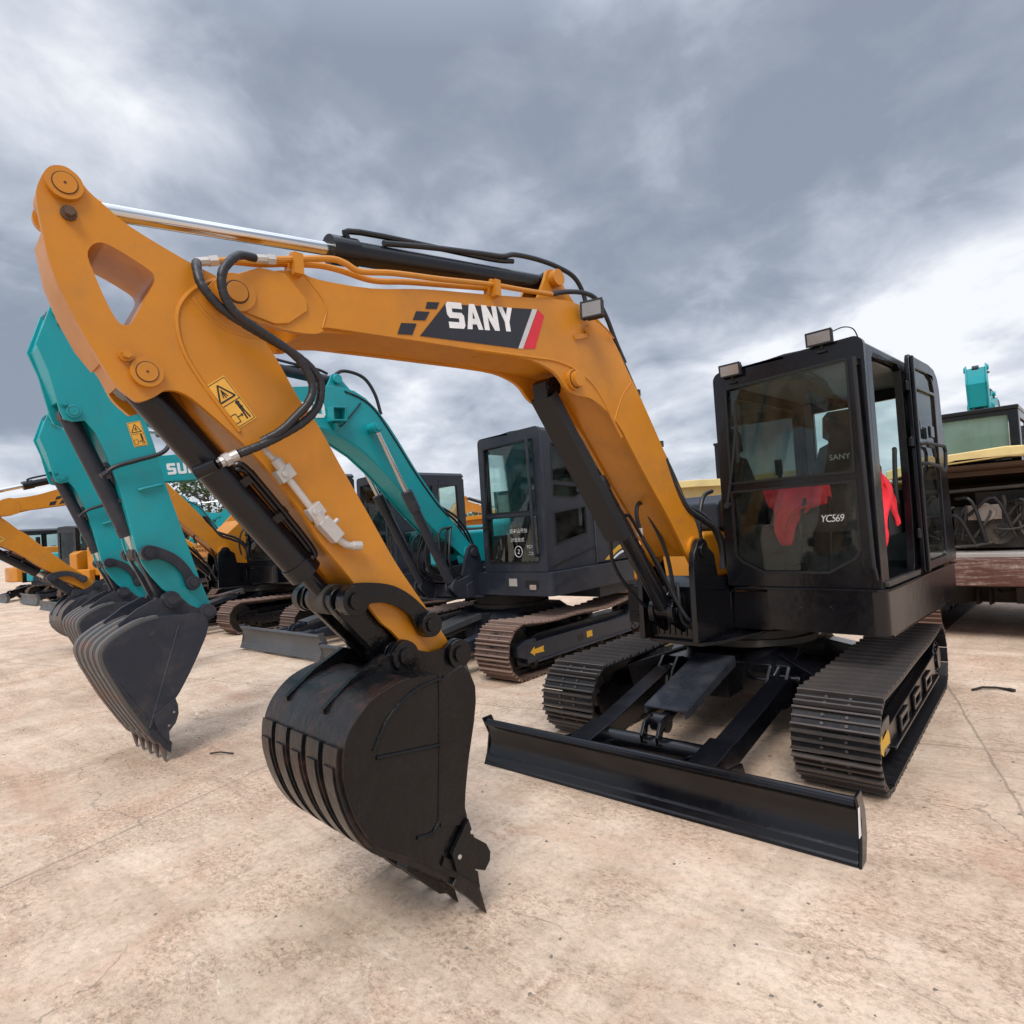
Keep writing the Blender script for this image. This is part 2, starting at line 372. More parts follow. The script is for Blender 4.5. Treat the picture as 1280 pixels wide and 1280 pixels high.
def block_text(name, body, h, w, gap, mat, parent, x, p0, p1):
    """heavy block lettering on a +X facing side; p0, p1 = ends of the baseline in (y, z)"""
    d = (Vector(p1)-Vector(p0)).normalized(); n = Vector((-d.y, d.x)); m = MB(); cx = 0
    for chh in body:
        o, hl = GLYPH[chh]; f = lambda pts: [tuple(Vector(p0)+d*(cx+a*w)+n*(b*h)) for a, b in pts]
        m.prism(f(o), x, x+.0012, [f(hl)] if hl else ()); cx += w+gap
    return m.build(name, mat, parent)
# ================================================================ SETTING
def ground_mat():
    m, nt, b = new_mat('stained_concrete'); L = nt.links; N = nt.nodes
    tc = N.new('ShaderNodeTexCoord'); V = tc.outputs['Object']
    big = noise_node(nt, .42, 8, .60, 1.0, V); mid = noise_node(nt, 2.6, 10, .72, .5, V); fine = noise_node(nt, 26, 10, .8, .3, V)
    strk = noise_node(nt, 1.6, 10, .75, 1.2, V, (.35, 1.8, 1)); grit = noise_node(nt, 150, 4, .7, 0, V)
    c = ramp(nt, big, ((.36, (.36, .26, .19)), (.47, (.55, .42, .32)), (.60, (.60, .49, .385)), (.75, (.48, .36, .275))))
    c2 = ramp(nt, mid, ((.30, (.27, .205, .155)), (.46, (.52, .41, .32)), (.58, (.64, .53, .43)), (.8, (.76, .66, .56))))
    c = mixc(nt, .50, c, c2)
    c3 = ramp(nt, strk, ((.35, (.24, .18, .13)), (.5, (.54, .43, .34)), (.7, (.74, .64, .53))))
    c = mixc(nt, .34, c, c3)
    k = ramp(nt, fine, ((.30, (.42, .38, .35)), (.42, (.86, .83, .81)), (.50, (1.0, .99, .98)), (.60, (1.08, 1.07, 1.06)), (.72, (1.28, 1.28, 1.26))))
    c = mixc(nt, 1.0, c, k, 'MULTIPLY')
    gk = ramp(nt, grit, ((.30, (.62, .60, .58)), (.45, (1, 1, 1)), (.62, (1.0, 1.0, 1.0)), (.75, (1.25, 1.25, 1.25))))
    c = mixc(nt, .7, c, gk, 'MULTIPLY')
    # patches of reddish mud
    rd = ramp(nt, noise_node(nt, .9, 9, .7, 1.5, V, (1, 1, 1)), ((.52, (0, 0, 0)), (.66, (1, 1, 1))))
    rf = N.new('ShaderNodeMath'); rf.operation = 'MULTIPLY'; L.new(rd, rf.inputs[0]); rf.inputs[1].default_value = .35
    c = mixc(nt, rf.outputs[0], c, (.50, .30, .21))
    # scoured rough patches with dark crumbs
    pm = ramp(nt, noise_node(nt, 1.3, 7, .65, 1.0, V), ((.46, (0, 0, 0)), (.56, (1, 1, 1))))
    cr_ = ramp(nt, noise_node(nt, 42, 8, .8, .8, V, (.8, 1.3, 1)), ((.38, (.52, .47, .44)), (.50, (.94, .91, .89)), (.66, (1.14, 1.13, 1.12))))
    c = mixc(nt, pm, c, mixc(nt, 1.0, c, cr_, 'MULTIPLY'))
    lt = ramp(nt, noise_node(nt, 3.4, 12, .78, 2.0, V, (.6, 1.5, 1)), ((.60, (0, 0, 0)), (.68, (1, 1, 1))))
    lf = N.new('ShaderNodeMath'); lf.operation = 'MULTIPLY'; L.new(lt, lf.inputs[0]); lf.inputs[1].default_value = .6
    c = mixc(nt, lf.outputs[0], c, (.80, .71, .62))
    # hairline cracks
    wn = N.new('ShaderNodeTexNoise'); wn.inputs['Scale'].default_value = 3; wn.inputs['Detail'].default_value = 6; L.new(V, wn.inputs['Vector'])
    vm = N.new('ShaderNodeVectorMath'); vm.operation = 'MULTIPLY_ADD'; L.new(wn.outputs['Color'], vm.inputs[0]); vm.inputs[1].default_value = (.5, .5, .5); L.new(V, vm.inputs[2])
    vo = N.new('ShaderNodeTexVoronoi'); vo.feature = 'DISTANCE_TO_EDGE'; vo.inputs['Scale'].default_value = .85; L.new(vm.outputs[0], vo.inputs['Vector'])
    ck = ramp(nt, vo.outputs['Distance'], ((.0, (1, 1, 1)), (.006, (0, 0, 0))))
    gate = ramp(nt, noise_node(nt, 1.1, 3, .5, 0, V), ((.52, (0, 0, 0)), (.60, (1, 1, 1))))
    ck2 = mixc(nt, 1, ck, gate, 'MULTIPLY')
    cf = N.new('ShaderNodeMath'); cf.operation = 'MULTIPLY'; L.new(ck2, cf.inputs[0]); cf.inputs[1].default_value = .62
    c = mixc(nt, cf.outputs[0], c, (.11, .085, .065))
    # slab joints every few metres
    sp = N.new('ShaderNodeSeparateXYZ'); L.new(vm.outputs[0], sp.inputs[0])
    def joint(sock, period, off):
        a = N.new('ShaderNodeMath'); a.operation = 'ADD'; L.new(sock, a.inputs[0]); a.inputs[1].default_value = off
        p = N.new('ShaderNodeMath'); p.operation = 'PINGPONG'; L.new(a.outputs[0], p.inputs[0]); p.inputs[1].default_value = period/2
        q = N.new('ShaderNodeMath'); q.operation = 'LESS_THAN'; L.new(p.outputs[0], q.inputs[0]); q.inputs[1].default_value = .008
        return q.outputs[0]
    sc = N.new('ShaderNodeVectorMath'); sc.operation = 'MULTIPLY_ADD'; L.new(wn.outputs['Color'], sc.inputs[0]); sc.inputs[1].default_value = (.05, .05, 0); L.new(V, sc.inputs[2])
    rt = N.new('ShaderNodeVectorRotate'); rt.rotation_type = 'Z_AXIS'; rt.inputs['Angle'].default_value = R(-13); L.new(sc.outputs[0], rt.inputs['Vector'])
    sp2 = N.new('ShaderNodeSeparateXYZ'); L.new(rt.outputs[0], sp2.inputs[0])
    j = N.new('ShaderNodeMath'); j.operation = 'MAXIMUM'; L.new(joint(sp2.outputs[0], 4.4, 2.70), j.inputs[0]); L.new(joint(sp2.outputs[1], 5.2, -.85), j.inputs[1])
    jf = N.new('ShaderNodeMath'); jf.operation = 'MULTIPLY'; L.new(j.outputs[0], jf.inputs[0]); jf.inputs[1].default_value = .5
    c = mixc(nt, jf.outputs[0], c, (.15, .115, .09))
    tk = ramp(nt, noise_node(nt, 1.0, 8, .65, .6, V, (2.6, .22, 1)), ((.44, (.80, .78, .76)), (.52, (1, 1, 1)), (.64, (1.08, 1.08, 1.08))))
    c = mixc(nt, .45, c, tk, 'MULTIPLY')
    ol = ramp(nt, noise_node(nt, .8, 6, .6, .8, V), ((.66, (1, 1, 1)), (.76, (.62, .58, .55))))
    c = mixc(nt, .8, c, ol, 'MULTIPLY')
    c = mixc(nt, 1.0, c, (1.22, 1.175, 1.125), 'MULTIPLY')
    L.new(c, b.inputs['Base Color'])
    rr = N.new('ShaderNodeMapRange'); L.new(mid, rr.inputs[0]); rr.inputs[3].default_value = .7; rr.inputs[4].default_value = .95; L.new(rr.outputs[0], b.inputs['Roughness'])
    h = N.new('ShaderNodeMath'); h.operation = 'MULTIPLY_ADD'; L.new(mid, h.inputs[0]); h.inputs[1].default_value = 2.0; L.new(fine, h.inputs[2])
    h2 = N.new('ShaderNodeMath'); h2.operation = 'MULTIPLY_ADD'; L.new(grit, h2.inputs[0]); h2.inputs[1].default_value = .35; L.new(h.outputs[0], h2.inputs[2])
    h3 = N.new('ShaderNodeMath'); h3.operation = 'MULTIPLY_ADD'; L.new(cf.outputs[0], h3.inputs[0]); h3.inputs[1].default_value = -.6; L.new(h2.outputs[0], h3.inputs[2])
    bp = N.new('ShaderNodeBump'); bp.inputs['Strength'].default_value = .55; bp.inputs['Distance'].default_value = .012; L.new(h3.outputs[0], bp.inputs['Height']); L.new(bp.outputs[0], b.inputs['Normal'])
    return m
g = MB(); g._f([g._v(p) for p in ((-900, -900, 0), (900, -900, 0), (900, 900, 0), (-900, 900, 0))])
tag(g.build('ground', ground_mat()), 'stained tan concrete yard', None, None, 'structure')

# ================================================================ TRACKS AND UNDERCARRIAGE
def track_path(y0, y1, h, sag, n):
    r = h/2; P = []
    for i in range(25): P.append((y0+r-r*math.sin(math.pi*i/24), r-r*math.cos(math.pi*i/24)))   # front, bottom to top
    for i in range(1, 30):
        t = i/30; P.append((y0+r+(y1-y0-2*r)*t, h-sag*math.sin(math.pi*t)**1.0*(1+.35*math.sin(3*math.pi*t+.6))))
    for i in range(25): P.append((y1-r+r*math.sin(math.pi*i/24), r+r*math.cos(math.pi*i/24)))
    for i in range(1, 30): P.append((y1-r-(y1-y0-2*r)*i/30, 0))
    L = [0]
    for a, b in zip(P, P[1:]+P[:1]): L.append(L[-1]+math.hypot(b[0]-a[0], b[1]-a[1]))
    out = []
    Q = P+[P[0]]; j = 0
    for k in range(n):
        d = L[-1]*(k+.3)/n
        while L[j+1] < d: j += 1
        t = (d-L[j])/(L[j+1]-L[j]); a, b = Q[j], Q[j+1]
        out.append((a[0]+(b[0]-a[0])*t, a[1]+(b[1]-a[1])*t, math.atan2(b[1]-a[1], b[0]-a[0])))
    return out, L[-1]/n
def shoe_mb(mb, w, pitch, pm, gm):
    """one triple-grouser shoe: y along the track, z outward"""
    p = pitch; mb.mat(pm)
    prof = [(-.49*p, .000), (.50*p, .000), (.50*p, .010), (.44*p, .011), (-.40*p, .011), (-.49*p, .009)]
    mb.prism(prof, -w/2, w/2)
    mb.mat(gm)
    for c, hh in ((-.40, .034), (.0, .026), (.40, .034)):
        mb.prism([(c*p-.010, .010), (c*p+.010, .010), (c*p+.005, hh), (c*p-.005, hh)], -w/2, w/2)
    mb.mat(M['grouser'])
    for sx in (-1, 1):
        for sy in (-.2, .2):
            mb.cyl((sx*w*.14, sy*p, .010), (sx*w*.14, sy*p, .019), .0095, n=6)
    mb.mat(M['seal'])
    mb.prism(rrect(-w*.085, w*.085, .2*p-.010, .2*p+.010, .009, 2), .0095, .0125, ax='z')
    for sx in (-1, 1): mb.cyl((sx*w*.33, .2*p, .010), (sx*w*.33, .2*p, .0125), .007, n=6)
    return mb
def shoe_matrix(x, y, z, a):
    # local Y -> tangent, local Z -> outward
    t = Vector((0, math.cos(a), math.sin(a))); n = Vector((0, -math.sin(a), math.cos(a))); X = t.cross(n)
    return Matrix(((X.x, t.x, n.x, x), (X.y, t.y, n.y, y), (X.z, t.z, n.z, z), (0, 0, 0, 1)))
def undercarriage(root, S):
    xc, w, y0, y1, h = S['xc'], S['w'], S['y0'], S['y1'], S['h']; sag = S.get('sag', .0); n = S.get('n', 46)
    gh = .032
    path, pitch = track_path(y0+gh, y1-gh, h-2*gh, sag, n)
    path = [(a, b+gh, c) for a, b, c in path]
    sm = S['shoe']; gm = S['grouser']; fm = S['frame']; proto = None; r = h/2
    tracks = []
    for sx in (-1, 1):
        ch = MB()
        for (a, b, c), (a2, b2, c2) in zip(path, path[1:]+path[:1]):
            for dx in (-.055, .055):
                p0 = Vector((sx*xc+dx, a, b)); p1 = Vector((sx*xc+dx, a2, b2))
                nrm = Vector((0, -math.sin((c+c2)/2), math.cos((c+c2)/2)))
                ch.beam(p0-nrm*.024, p1-nrm*.024, .022, .038, up=nrm)
            ch.cyl(Vector((sx*xc-.075, a, b))-nrm*.024, Vector((sx*xc+.075, a, b))-nrm*.024, .011, n=6)
        tr = ch.build('track', M['grime'], root)
        if S.get('shoes', True):
            if proto is None:
                proto = shoe_mb(MB(), w, pitch, sm, gm).build('track_shoe', None, tr)
                proto.matrix_local = shoe_matrix(sx*xc, *path[0]); first = True
            for i, (a, b, c) in enumerate(path):
                if proto is not None and i == 0 and sx == -1: continue
                o = proto.copy(); COL.objects.link(o); o.parent = tr; o.matrix_local = shoe_matrix(sx*xc, a, b, c)
        tracks.append(tr)
        fr = MB()
        ins = sx*xc
        fr.prism([(y0+.30, .13), (y0+.42, .10), (y1-.46, .10), (y1-.36, .15), (y1-.33, h*.62), (y1-.5, h*.70), (y0+.62, h*.70), (y0+.40, h*.58), (y0+.26, h*.52)], ins-.10, ins+.10)
        fr.prism([(y0+.36, .15), (y1-.42, .15), (y1-.42, h*.60), (y0+.36, h*.52)], ins+sx*.10, ins+sx*(w/2-.045))
        for k in range(3 if S.get('pads') else 0): yy = y0+.75+k*.5; fr.prism([(yy, .17), (yy+.26, .17), (yy+.26, h*.52), (yy, h*.52)], ins+sx*(w/2-.045), ins+sx*(w/2-.025), [[(yy+.03, .20), (yy+.23, .20), (yy+.23, h*.45), (yy+.03, h*.45)]])
        fr.beam((ins+sx*(w/2-.04), y0+.5, .16), (ins+sx*(w/2-.04), y1-.45, .16), .05, .02)
        fr.prism([(y0+.20, h*.42), (y0+.34, h*.34), (y0+.5, h*.34), (y0+.5, h*.66), (y0+.34, h*.66), (y0+.20, h*.58)], ins+sx*.10, ins+sx*(w/2-.04))
        f = fr.build('track_frame', fm, root, bevel=.008)
        idl = MB(); idl.cyl((ins-.05, y0+r, r), (ins+.05, y0+r, r), r-.065, n=28); idl.cyl((ins-.09, y0+r, r), (ins+.09, y0+r, r), .07)
        idl.build('idler', M['grime'], root, bevel=.006)
        sp = MB(); ry = y1-r
        pr = []
        for k in range(22):
            a = 2*math.pi*k/22; pr += [(ry+(r-.09)*math.cos(a-.07), r+(r-.09)*math.sin(a-.07)), (ry+(r-.05)*math.cos(a), r+(r-.05)*math.sin(a)), (ry+(r-.09)*math.cos(a+.07), r+(r-.09)*math.sin(a+.07))]
        sp.prism(pr, ins-.03, ins+.03); sp.build('sprocket', M['grime'], root)
        dr = MB(); dr.cyl((ins-.1, ry, r), (ins+sx*(w/2-.05), ry, r), r*.52, n=26); dr.cyl((ins+sx*(w/2-.06), ry, r), (ins+sx*(w/2-.03), ry, r), r*.34, n=20)
        for k in range(8):
            a = 2*math.pi*k/8; dr.cyl((ins+sx*(w/2-.06), ry+r*.43*math.cos(a), r+r*.43*math.sin(a)), (ins+sx*(w/2-.038), ry+r*.43*math.cos(a), r+r*.43*math.sin(a)), .012, n=6)
        dr.build('final_drive', fm, root, bevel=.006)
        for k in range(5):
            yy = y0+.55+(y1-y0-1.15)*k/4
            rl = MB(); rl.cyl((ins-.10, yy, .115), (ins+.10, yy, .115), .062, n=18); rl.cyl((ins-.13, yy, .115), (ins+.13, yy, .115), .03, n=12)
            rl.build('track_roller', M['grime'], root)
        tr2 = MB(); tr2.cyl((ins-.05, .1, h-.13-sag), (ins+.05, .1, h-.13-sag), .045); tr2.build('top_roller', M['grime'], root)
    cb = MB(); xi = xc-.10
    cb.prism([(-.48, .27), (.55, .27), (.60, .34), (.60, .50), (.42, .60), (-.36, .60), (-.52, .50), (-.52, .34)], -.46, .46)
    for sx in (-1, 1):
        for yy in (-.42, .42):
            cb.beam((sx*.36, yy*.8, .44), (sx*xi, yy*1.25, .34), .22, .26, w1=.30, h1=.20)
    cb.prism([(-.75, .30), (-.50, .30), (-.50, .56), (-.66, .56), (-.75, .48)], -.10, .10)
    for sx in (-1, 1):
        for dx in (-.06, .06): cb.prism([(-.78, .28), (-.50, .26), (-.48, .50), (-.60, .52), (-.72, .42)], sx*.40+dx-.012, sx*.40+dx+.012)
    cb.tube([(.16, -.53, .45), (.22, -.60, .42), (.33, -.60, .42), (.37, -.52, .49)], .018, 8, 4)
    cb.tube([(-.28, -.53, .43), (-.22, -.62, .40), (-.12, -.60, .43)], .014, 8, 4)
    cb.build('car_body', fm, root, bevel=.01)
    sr = MB(); sr.cyl((0, 0, .585), (0, 0, S.get('ring_top', .70)), .44, n=48); sr.cyl((0, 0, .60), (0, 0, .645), .48, n=48)
    sr.build('slew_ring', M['grime'], root)
    return path, pitch
def blade(root, S):
    yb, zb, hb, wb = S['yb'], S['zb'], S['hb'], S['wb']; m = S['blade_mat']
    k = hb/.30
    prof = [(yb-.015, zb+.300*k), (yb+.012, zb+.285*k), (yb+.035, zb+.25*k), (yb+.048, zb+.19*k), (yb+.045, zb+.13*k), (yb+.028, zb+.075*k), (yb+.0, zb+.02*k), (yb-.02, zb+.0)]
    P = [tuple(p)[:2] for p in catmull([(a, b, 0) for a, b in prof], 3)]
    b = MB(); b.strip(P, -wb, wb, .022, -1)
    b.tube([(-wb, yb+.006, zb+.292*k), (wb, yb+.006, zb+.292*k)], .020, 10)
    b.prism([(yb-.03, zb), (yb-.012, zb+.062*k), (yb+.02, zb+.085*k), (yb+.03, zb+.05*k), (yb-.006, zb)], -wb, wb)
    for sx in (-1, 1):
        b.prism([(yb-.035, zb), (yb+.055, zb), (yb+.105, zb+.10*k), (yb+.105, zb+.22*k), (yb+.06, zb+.325*k), (yb-.03, zb+.325*k), (yb-.005, zb+.27*k), (yb+.025, zb+.20*k), (yb+.0, zb+.08*k)], sx*wb-.0, sx*(wb+.014))
    bl = b.build('dozer_blade', m, root, bevel=.004)
    fm = S['frame']
    for sx in (-1, 1):
        a = MB(); p0 = (sx*.42, -.62, .40); p1 = (sx*.385, yb+.12, .20+zb)
        a.beam(p0, p1, .125, .125)
        a.beam((sx*.385, yb+.36, .24+zb), (sx*.385, yb+.06, .16+zb), .15, .16, h1=.24)
        for s2 in (-1, 1):
            a.prism([(yb+.06, zb+.05), (yb+.30, zb+.16), (yb+.26, zb+.24), (yb+.06, zb+.27)], sx*.385+s2*.13-.006, sx*.385+s2*.13+.006)
            a.beam((sx*.42+s2*.04, -.52, .44), (sx*.42+s2*.04, -.68, .38), .016, .08)
        a.cyl((sx*.42-.10, -.56, .425), (sx*.42+.10, -.56, .425), .03)
        a.build('push_arm', fm, root, bevel=.008)
    c = MB(); c.cyl((-.33, yb+.27, .235+zb), (.33, yb+.27, .235+zb), .055, n=24)
    for dx in (-.055, .045):
        c.prism([(yb+.20, .26+zb), (yb+.19, .31+zb), (yb+.24, .38+zb), (yb+.33, .40+zb), (yb+.40, .385+zb), (yb+.40, .36+zb), (yb+.33, .365+zb), (yb+.27, .34+zb), (yb+.25, .28+zb)], dx, dx+.018)
    c.build('cross_tube', fm, root, bevel=.004)
    cy = MB(); q0 = Vector((0, -.56, .50)); q1 = Vector((0, yb+.36, .345+zb)); mid = q0.lerp(q1, .62)
    cy.cyl(q0, mid, .062, n=24); cy.cyl(mid, q1, .035, n=16); cy.cyl((-.05, q1.y, q1.z), (.05, q1.y, q1.z), .055); cy.cyl((-.09, q0.y, q0.z), (.09, q0.y, q0.z), .05)
    bc = cy.build('blade_cylinder', fm, root, bevel=.004)
    ya, yz = -.70, yb+.42
    cvz = lambda y: .58+(y+.70)*(.17/(.70+yz)) if False else .585-(ya-y)*(.585-(.415+zb))/(ya-yz)
    cv = MB()
    cv.prism([(ya, cvz(ya)), (yz, cvz(yz)), (yz, cvz(yz)-.012), (ya, cvz(ya)-.012)], -.135, .135)
    for sx in (-1, 1): cv.prism([(ya, cvz(ya)), (yz, cvz(yz)), (yz, cvz(yz)-.05), (ya, cvz(ya)-.07)], sx*.135-.006, sx*.135+.006)
    for dx, t in ((-.05, .45), (.05, .45), (-.05, .75), (.05, .75)):
        y = ya+(yz-ya)*t; cv.cyl((dx, y, cvz(y)-.001), (dx, y, cvz(y)+.0015), .009, n=8)
    cv.build('cylinder_guard', S.get('guard', fm), root, bevel=.003)
    return bl

# ================================================================ WORKING GEAR
SMAIN = dict(
    cx=-.13, bx=(-.29, .03), ax=(-.26, 0.0), foot=(-.84, 1.335),
    boom=[(-3.938, 2.503), (-3.892, 2.526), (-3.745, 2.577), (-3.701, 2.596), (-3.621, 2.611), (-3.548, 2.598), (-3.305, 2.616), (-3.03, 2.674), (-2.663, 2.73), (-2.378, 2.776), (-2.053, 2.828), (-1.912, 2.829), (-1.790, 2.800), (-1.68, 2.737), (-1.58, 2.640), (-1.478, 2.497), (-1.364, 2.354), (-1.137, 2.029), (-1.0, 1.81), (-.813, 1.565), (-.752, 1.44)]
         + arc(-.84, 1.335, .105, 35, -120, 8) + [(-1.112, 1.543), (-1.324, 1.793), (-1.504, 2.015), (-1.60, 2.135), (-1.72, 2.225), (-1.86, 2.285), (-1.93, 2.292), (-2.0, 2.293), (-2.06, 2.31), (-2.105, 2.345), (-2.16, 2.395), (-2.26, 2.43), (-2.43, 2.447), (-2.937, 2.434), (-3.258, 2.422), (-3.522, 2.411), (-3.533, 2.396), (-3.581, 2.375), (-3.698, 2.372), (-3.82, 2.388), (-3.92, 2.41), (-3.965, 2.455)],
    boom_body=[(-3.60, 2.60), (-3.305, 2.605), (-3.03, 2.663), (-2.663, 2.718), (-2.378, 2.764), (-2.053, 2.816), (-1.912, 2.817), (-1.790, 2.788), (-1.69, 2.727), (-1.59, 2.630), (-1.488, 2.487), (-1.374, 2.344), (-1.147, 2.019), (-1.01, 1.80), (-.823, 1.555), (-.80, 1.33), (-.885, 1.29), (-1.105, 1.555), (-1.314, 1.803), (-1.495, 2.030), (-1.59, 2.150), (-1.72, 2.300), (-1.86, 2.40), (-2.0, 2.44), (-2.16, 2.452), (-2.43, 2.457), (-2.937, 2.444), (-3.258, 2.432), (-3.6, 2.385)],
    crease=[(-2.75, 2.443), (-2.554, 2.452), (-2.334, 2.462), (-2.158, 2.468), (-1.99, 2.442), (-1.852, 2.378), (-1.749, 2.282), (-1.66, 2.16), (-1.593, 2.075)],
    tip=(-3.87, 2.470), boom_pin=(-2.025, 2.379), top_pin=(-2.05, 2.968),
    arm=[(-4.409, 2.708), (-4.384, 2.756), (-4.346, 2.770), (-4.315, 2.752), (-4.290, 2.715), (-4.239, 2.675), (-4.179, 2.633), (-4.049, 2.577), (-3.972, 2.549), (-3.90, 2.52), (-3.82, 2.43), (-3.748, 2.312), (-3.709, 2.25), (-3.638, 2.121), (-3.57, 2.03), (-3.484, 1.873), (-3.375, 1.681), (-3.256, 1.467), (-3.151, 1.31), (-3.08, 1.207), (-3.0, 1.08), (-2.965, 1.03), (-2.97, .985), (-3.0, .965), (-3.10, .975), (-3.18, 1.04), (-3.245, 1.12), (-3.295, 1.18), (-3.339, 1.22), (-3.395, 1.30), (-3.439, 1.375), (-3.493, 1.45), (-3.589, 1.573), (-3.648, 1.676), (-3.76, 1.83), (-3.853, 1.935), (-3.99, 2.063), (-4.051, 2.105), (-4.100, 2.108), (-4.132, 2.085), (-4.178, 2.063), (-4.205, 2.077), (-4.245, 2.113), (-4.269, 2.157), (-4.317, 2.251), (-4.363, 2.357), (-4.395, 2.456), (-4.414, 2.586), (-4.42, 2.659)],
    arm_body=[(-4.33, 2.64), (-4.20, 2.62), (-3.98, 2.53), (-3.91, 2.50), (-3.83, 2.42), (-3.756, 2.304), (-3.647, 2.113), (-3.577, 2.022), (-3.492, 1.865), (-3.383, 1.673), (-3.264, 1.459), (-3.159, 1.302), (-3.088, 1.199), (-3.02, 1.07), (-3.03, 1.0), (-3.10, .99), (-3.17, 1.05), (-3.237, 1.13), (-3.29, 1.19), (-3.335, 1.23), (-3.388, 1.31), (-3.432, 1.385), (-3.485, 1.46), (-3.581, 1.583), (-3.640, 1.686), (-3.75, 1.84), (-3.845, 1.943), (-3.96, 2.08), (-4.03, 2.24), (-4.13, 2.27), (-4.262, 2.20), (-4.305, 2.26), (-4.350, 2.36), (-4.382, 2.46), (-4.400, 2.586)],
    hole=[(-4.299, 2.505), (-4.288, 2.540), (-4.262, 2.558), (-4.230, 2.552), (-4.18, 2.53), (-4.13, 2.503), (-4.116, 2.485), (-4.118, 2.46), (-4.147, 2.403), (-4.185, 2.325), (-4.20, 2.308), (-4.225, 2.312), (-4.253, 2.364), (-4.28, 2.44)],
    arm_pin=(-4.351, 2.708), bcyl_pin=(-4.157, 2.158), P=(-3.50, 1.335), Q=(-3.139, 1.185), Rp=(-3.27, 1.075), K=(-2.985, 1.03),
    bkx=(-.42, .247),
    bucket=[(-3.13, 1.03), (-3.095, .990), (-3.073, .932), (-3.075, .87), (-3.091, .795), (-3.135, .645), (-3.160, .53), (-3.168, .472), (-3.155, .40), (-3.160, .23), (-3.145, .17)],
    lip=[(-3.120, .140), (-3.30, .295), (-3.285, .325), (-3.125, .20)],
    back=[(-3.150, .165), (-3.195, .188), (-3.25, .228), (-3.31, .278), (-3.40, .352), (-3.485, .416), (-3.56, .47), (-3.617, .55), (-3.655, .64), (-3.677, .74), (-3.674, .83), (-3.647, .90), (-3.60, .955), (-3.54, .995), (-3.45, 1.022), (-3.36, 1.030), (-3.27, 1.018), (-3.20, 1.0)],
    cutter=[(-3.168, .43), (-3.145, .349), (-3.085, .300), (-3.066, .26), (-3.071, .226), (-3.100, .198), (-3.150, .225), (-3.150, .187), (-3.13, .155), (-3.24, .25), (-3.26, .33)],
    tooth=[(-3.190, .135), (-3.074, -.003), (-3.112, .150), (-3.150, .20)],
)
def gear(root, S, rz, c, pose=None, sticker_on=True, detail=2):
    """boom, arm, bucket, cylinders. c = dict of materials. pose=(theta, phi, beta) extra rotations in radians"""
    th, ph, be = pose or (0, 0, 0)
    foot = S['foot']
    fb = lambda p: rot2(p, foot, th)
    tip0 = S['tip']
    fa = lambda p: fb(rot2(p, tip0, ph))
    fk = lambda p: fa(rot2(p, S['K'], be))
    cx = S['cx']; b0, b1 = S['bx']; a0, a1 = S['ax']; T = .022
    kw = dict(rz=rz)
    hole = S.get('hole')
    # ---- boom
    b = MB()
    sm = (lambda pts: [tuple(p)[:2] for p in catmull([(a, b, 0) for a, b in pts], 3, True)]) if S is SMAIN else (lambda pts: pts)
    o = xf(sm(S['boom']), fb)
    b.prism(o, b1-T, b1); b.prism(o, b0, b0+T); b.prism(xf(S['boom_body'], fb), b0+T, b1-T)
    for p, r in ((S['tip'], .068), (S['boom_pin'], .060), (foot, .09)):
        q = fb(p)
        if p == S['boom_pin'] and S.get('twin'): continue
        b.cyl((b1-.005, *q), (b1+.022, *q), r, n=28); b.cyl((b0+.005, *q), (b0-.022, *q), r, n=28)
    if S.get('crease'): quads_ring(b, xf(S['crease'], fb), .010, b1-.002, 0)
    if S is SMAIN:                                             # weld beads where the side plates meet
        for wl in ([(-3.60, 2.60), (-3.52, 2.50), (-3.54, 2.405)], [(-1.45, 2.43), (-1.56, 2.33), (-1.66, 2.17)]): quads_ring(b, xf(wl, fb), .004, b1, 0)
    tp = S['top_pin']
    for x in (cx-.085, cx+.065):
        b.prism(xf([(tp[0]-.16, tp[1]-.17), (tp[0]-.07, tp[1]-.01)]+arc(tp[0], tp[1], .062, 170, 20, 8)+[(tp[0]+.22, tp[1]-.13), (tp[0]+.30, tp[1]-.25)], fb), x, x+.02)
    q = fb(tp); b.cyl((cx-.115, *q), (cx+.115, *q), .038, n=24); b.cyl((cx+.10, *q), (cx+.135, *q), .047, n=24)
    boom = b.build('boom', c['paint'], root, bevel=.005, **kw)
    # pins of the boom
    for p, r in ((S['tip'], .036), (S['boom_pin'], .046)):
        if p == S['boom_pin'] and S.get('twin'): continue
        q = fb(p); pn = MB(); pn.mat(c['paint']); pn.cyl((b1+.02, *q), (b1+.030 if p == tip0 else b1+.055, *q), r, n=24)
        pn.mat(M['ring']); pn.cyl((b1+.0215, *q), (b1+.024, *q), r+.006, n=24)
        pn.build('boom_pin', None, root, bevel=.003, **kw)
    # ---- arm
    a = MB(); o = xf(sm(S['arm']), fa); hl = [xf(sm(hole), fa)] if hole else []
    far = xf([(y+.05*min(1, max(0, (-4.0-y)/.3)) if S is SMAIN else y, z) for y, z in sm(S['arm'])], fa)
    a.prism(o, a1-T, a1, hl); a.prism(far, a0, a0+T, hl)
    if S is SMAIN: a.strip(xf([(-4.385, 2.62), (-4.365, 2.47), (-4.33, 2.36), (-4.285, 2.26), (-4.235, 2.17), (-4.215, 2.13)], fa), a0+T, a1-T, .015, 1)
    a.prism(xf(S['arm_body'], fa), a0+T, a1-T, hl)
    for p, r in ((S['arm_pin'], .048), (S['bcyl_pin'], .048), (S['Q'], .050)):
        q = fa(p); a.cyl((a1-.004, *q), (a1+.020, *q), r, n=28); a.cyl((a0+.004, *q), (a0-.020, *q), r, n=28)
    if S.get('arm_weld'): quads_ring(a, xf(S['arm_weld'], fa), .009, a1-.001, 0)
    if S.get('arm_weld2'): quads_ring(a, xf(S['arm_weld2'], fa), .006, a1-.001, 0)
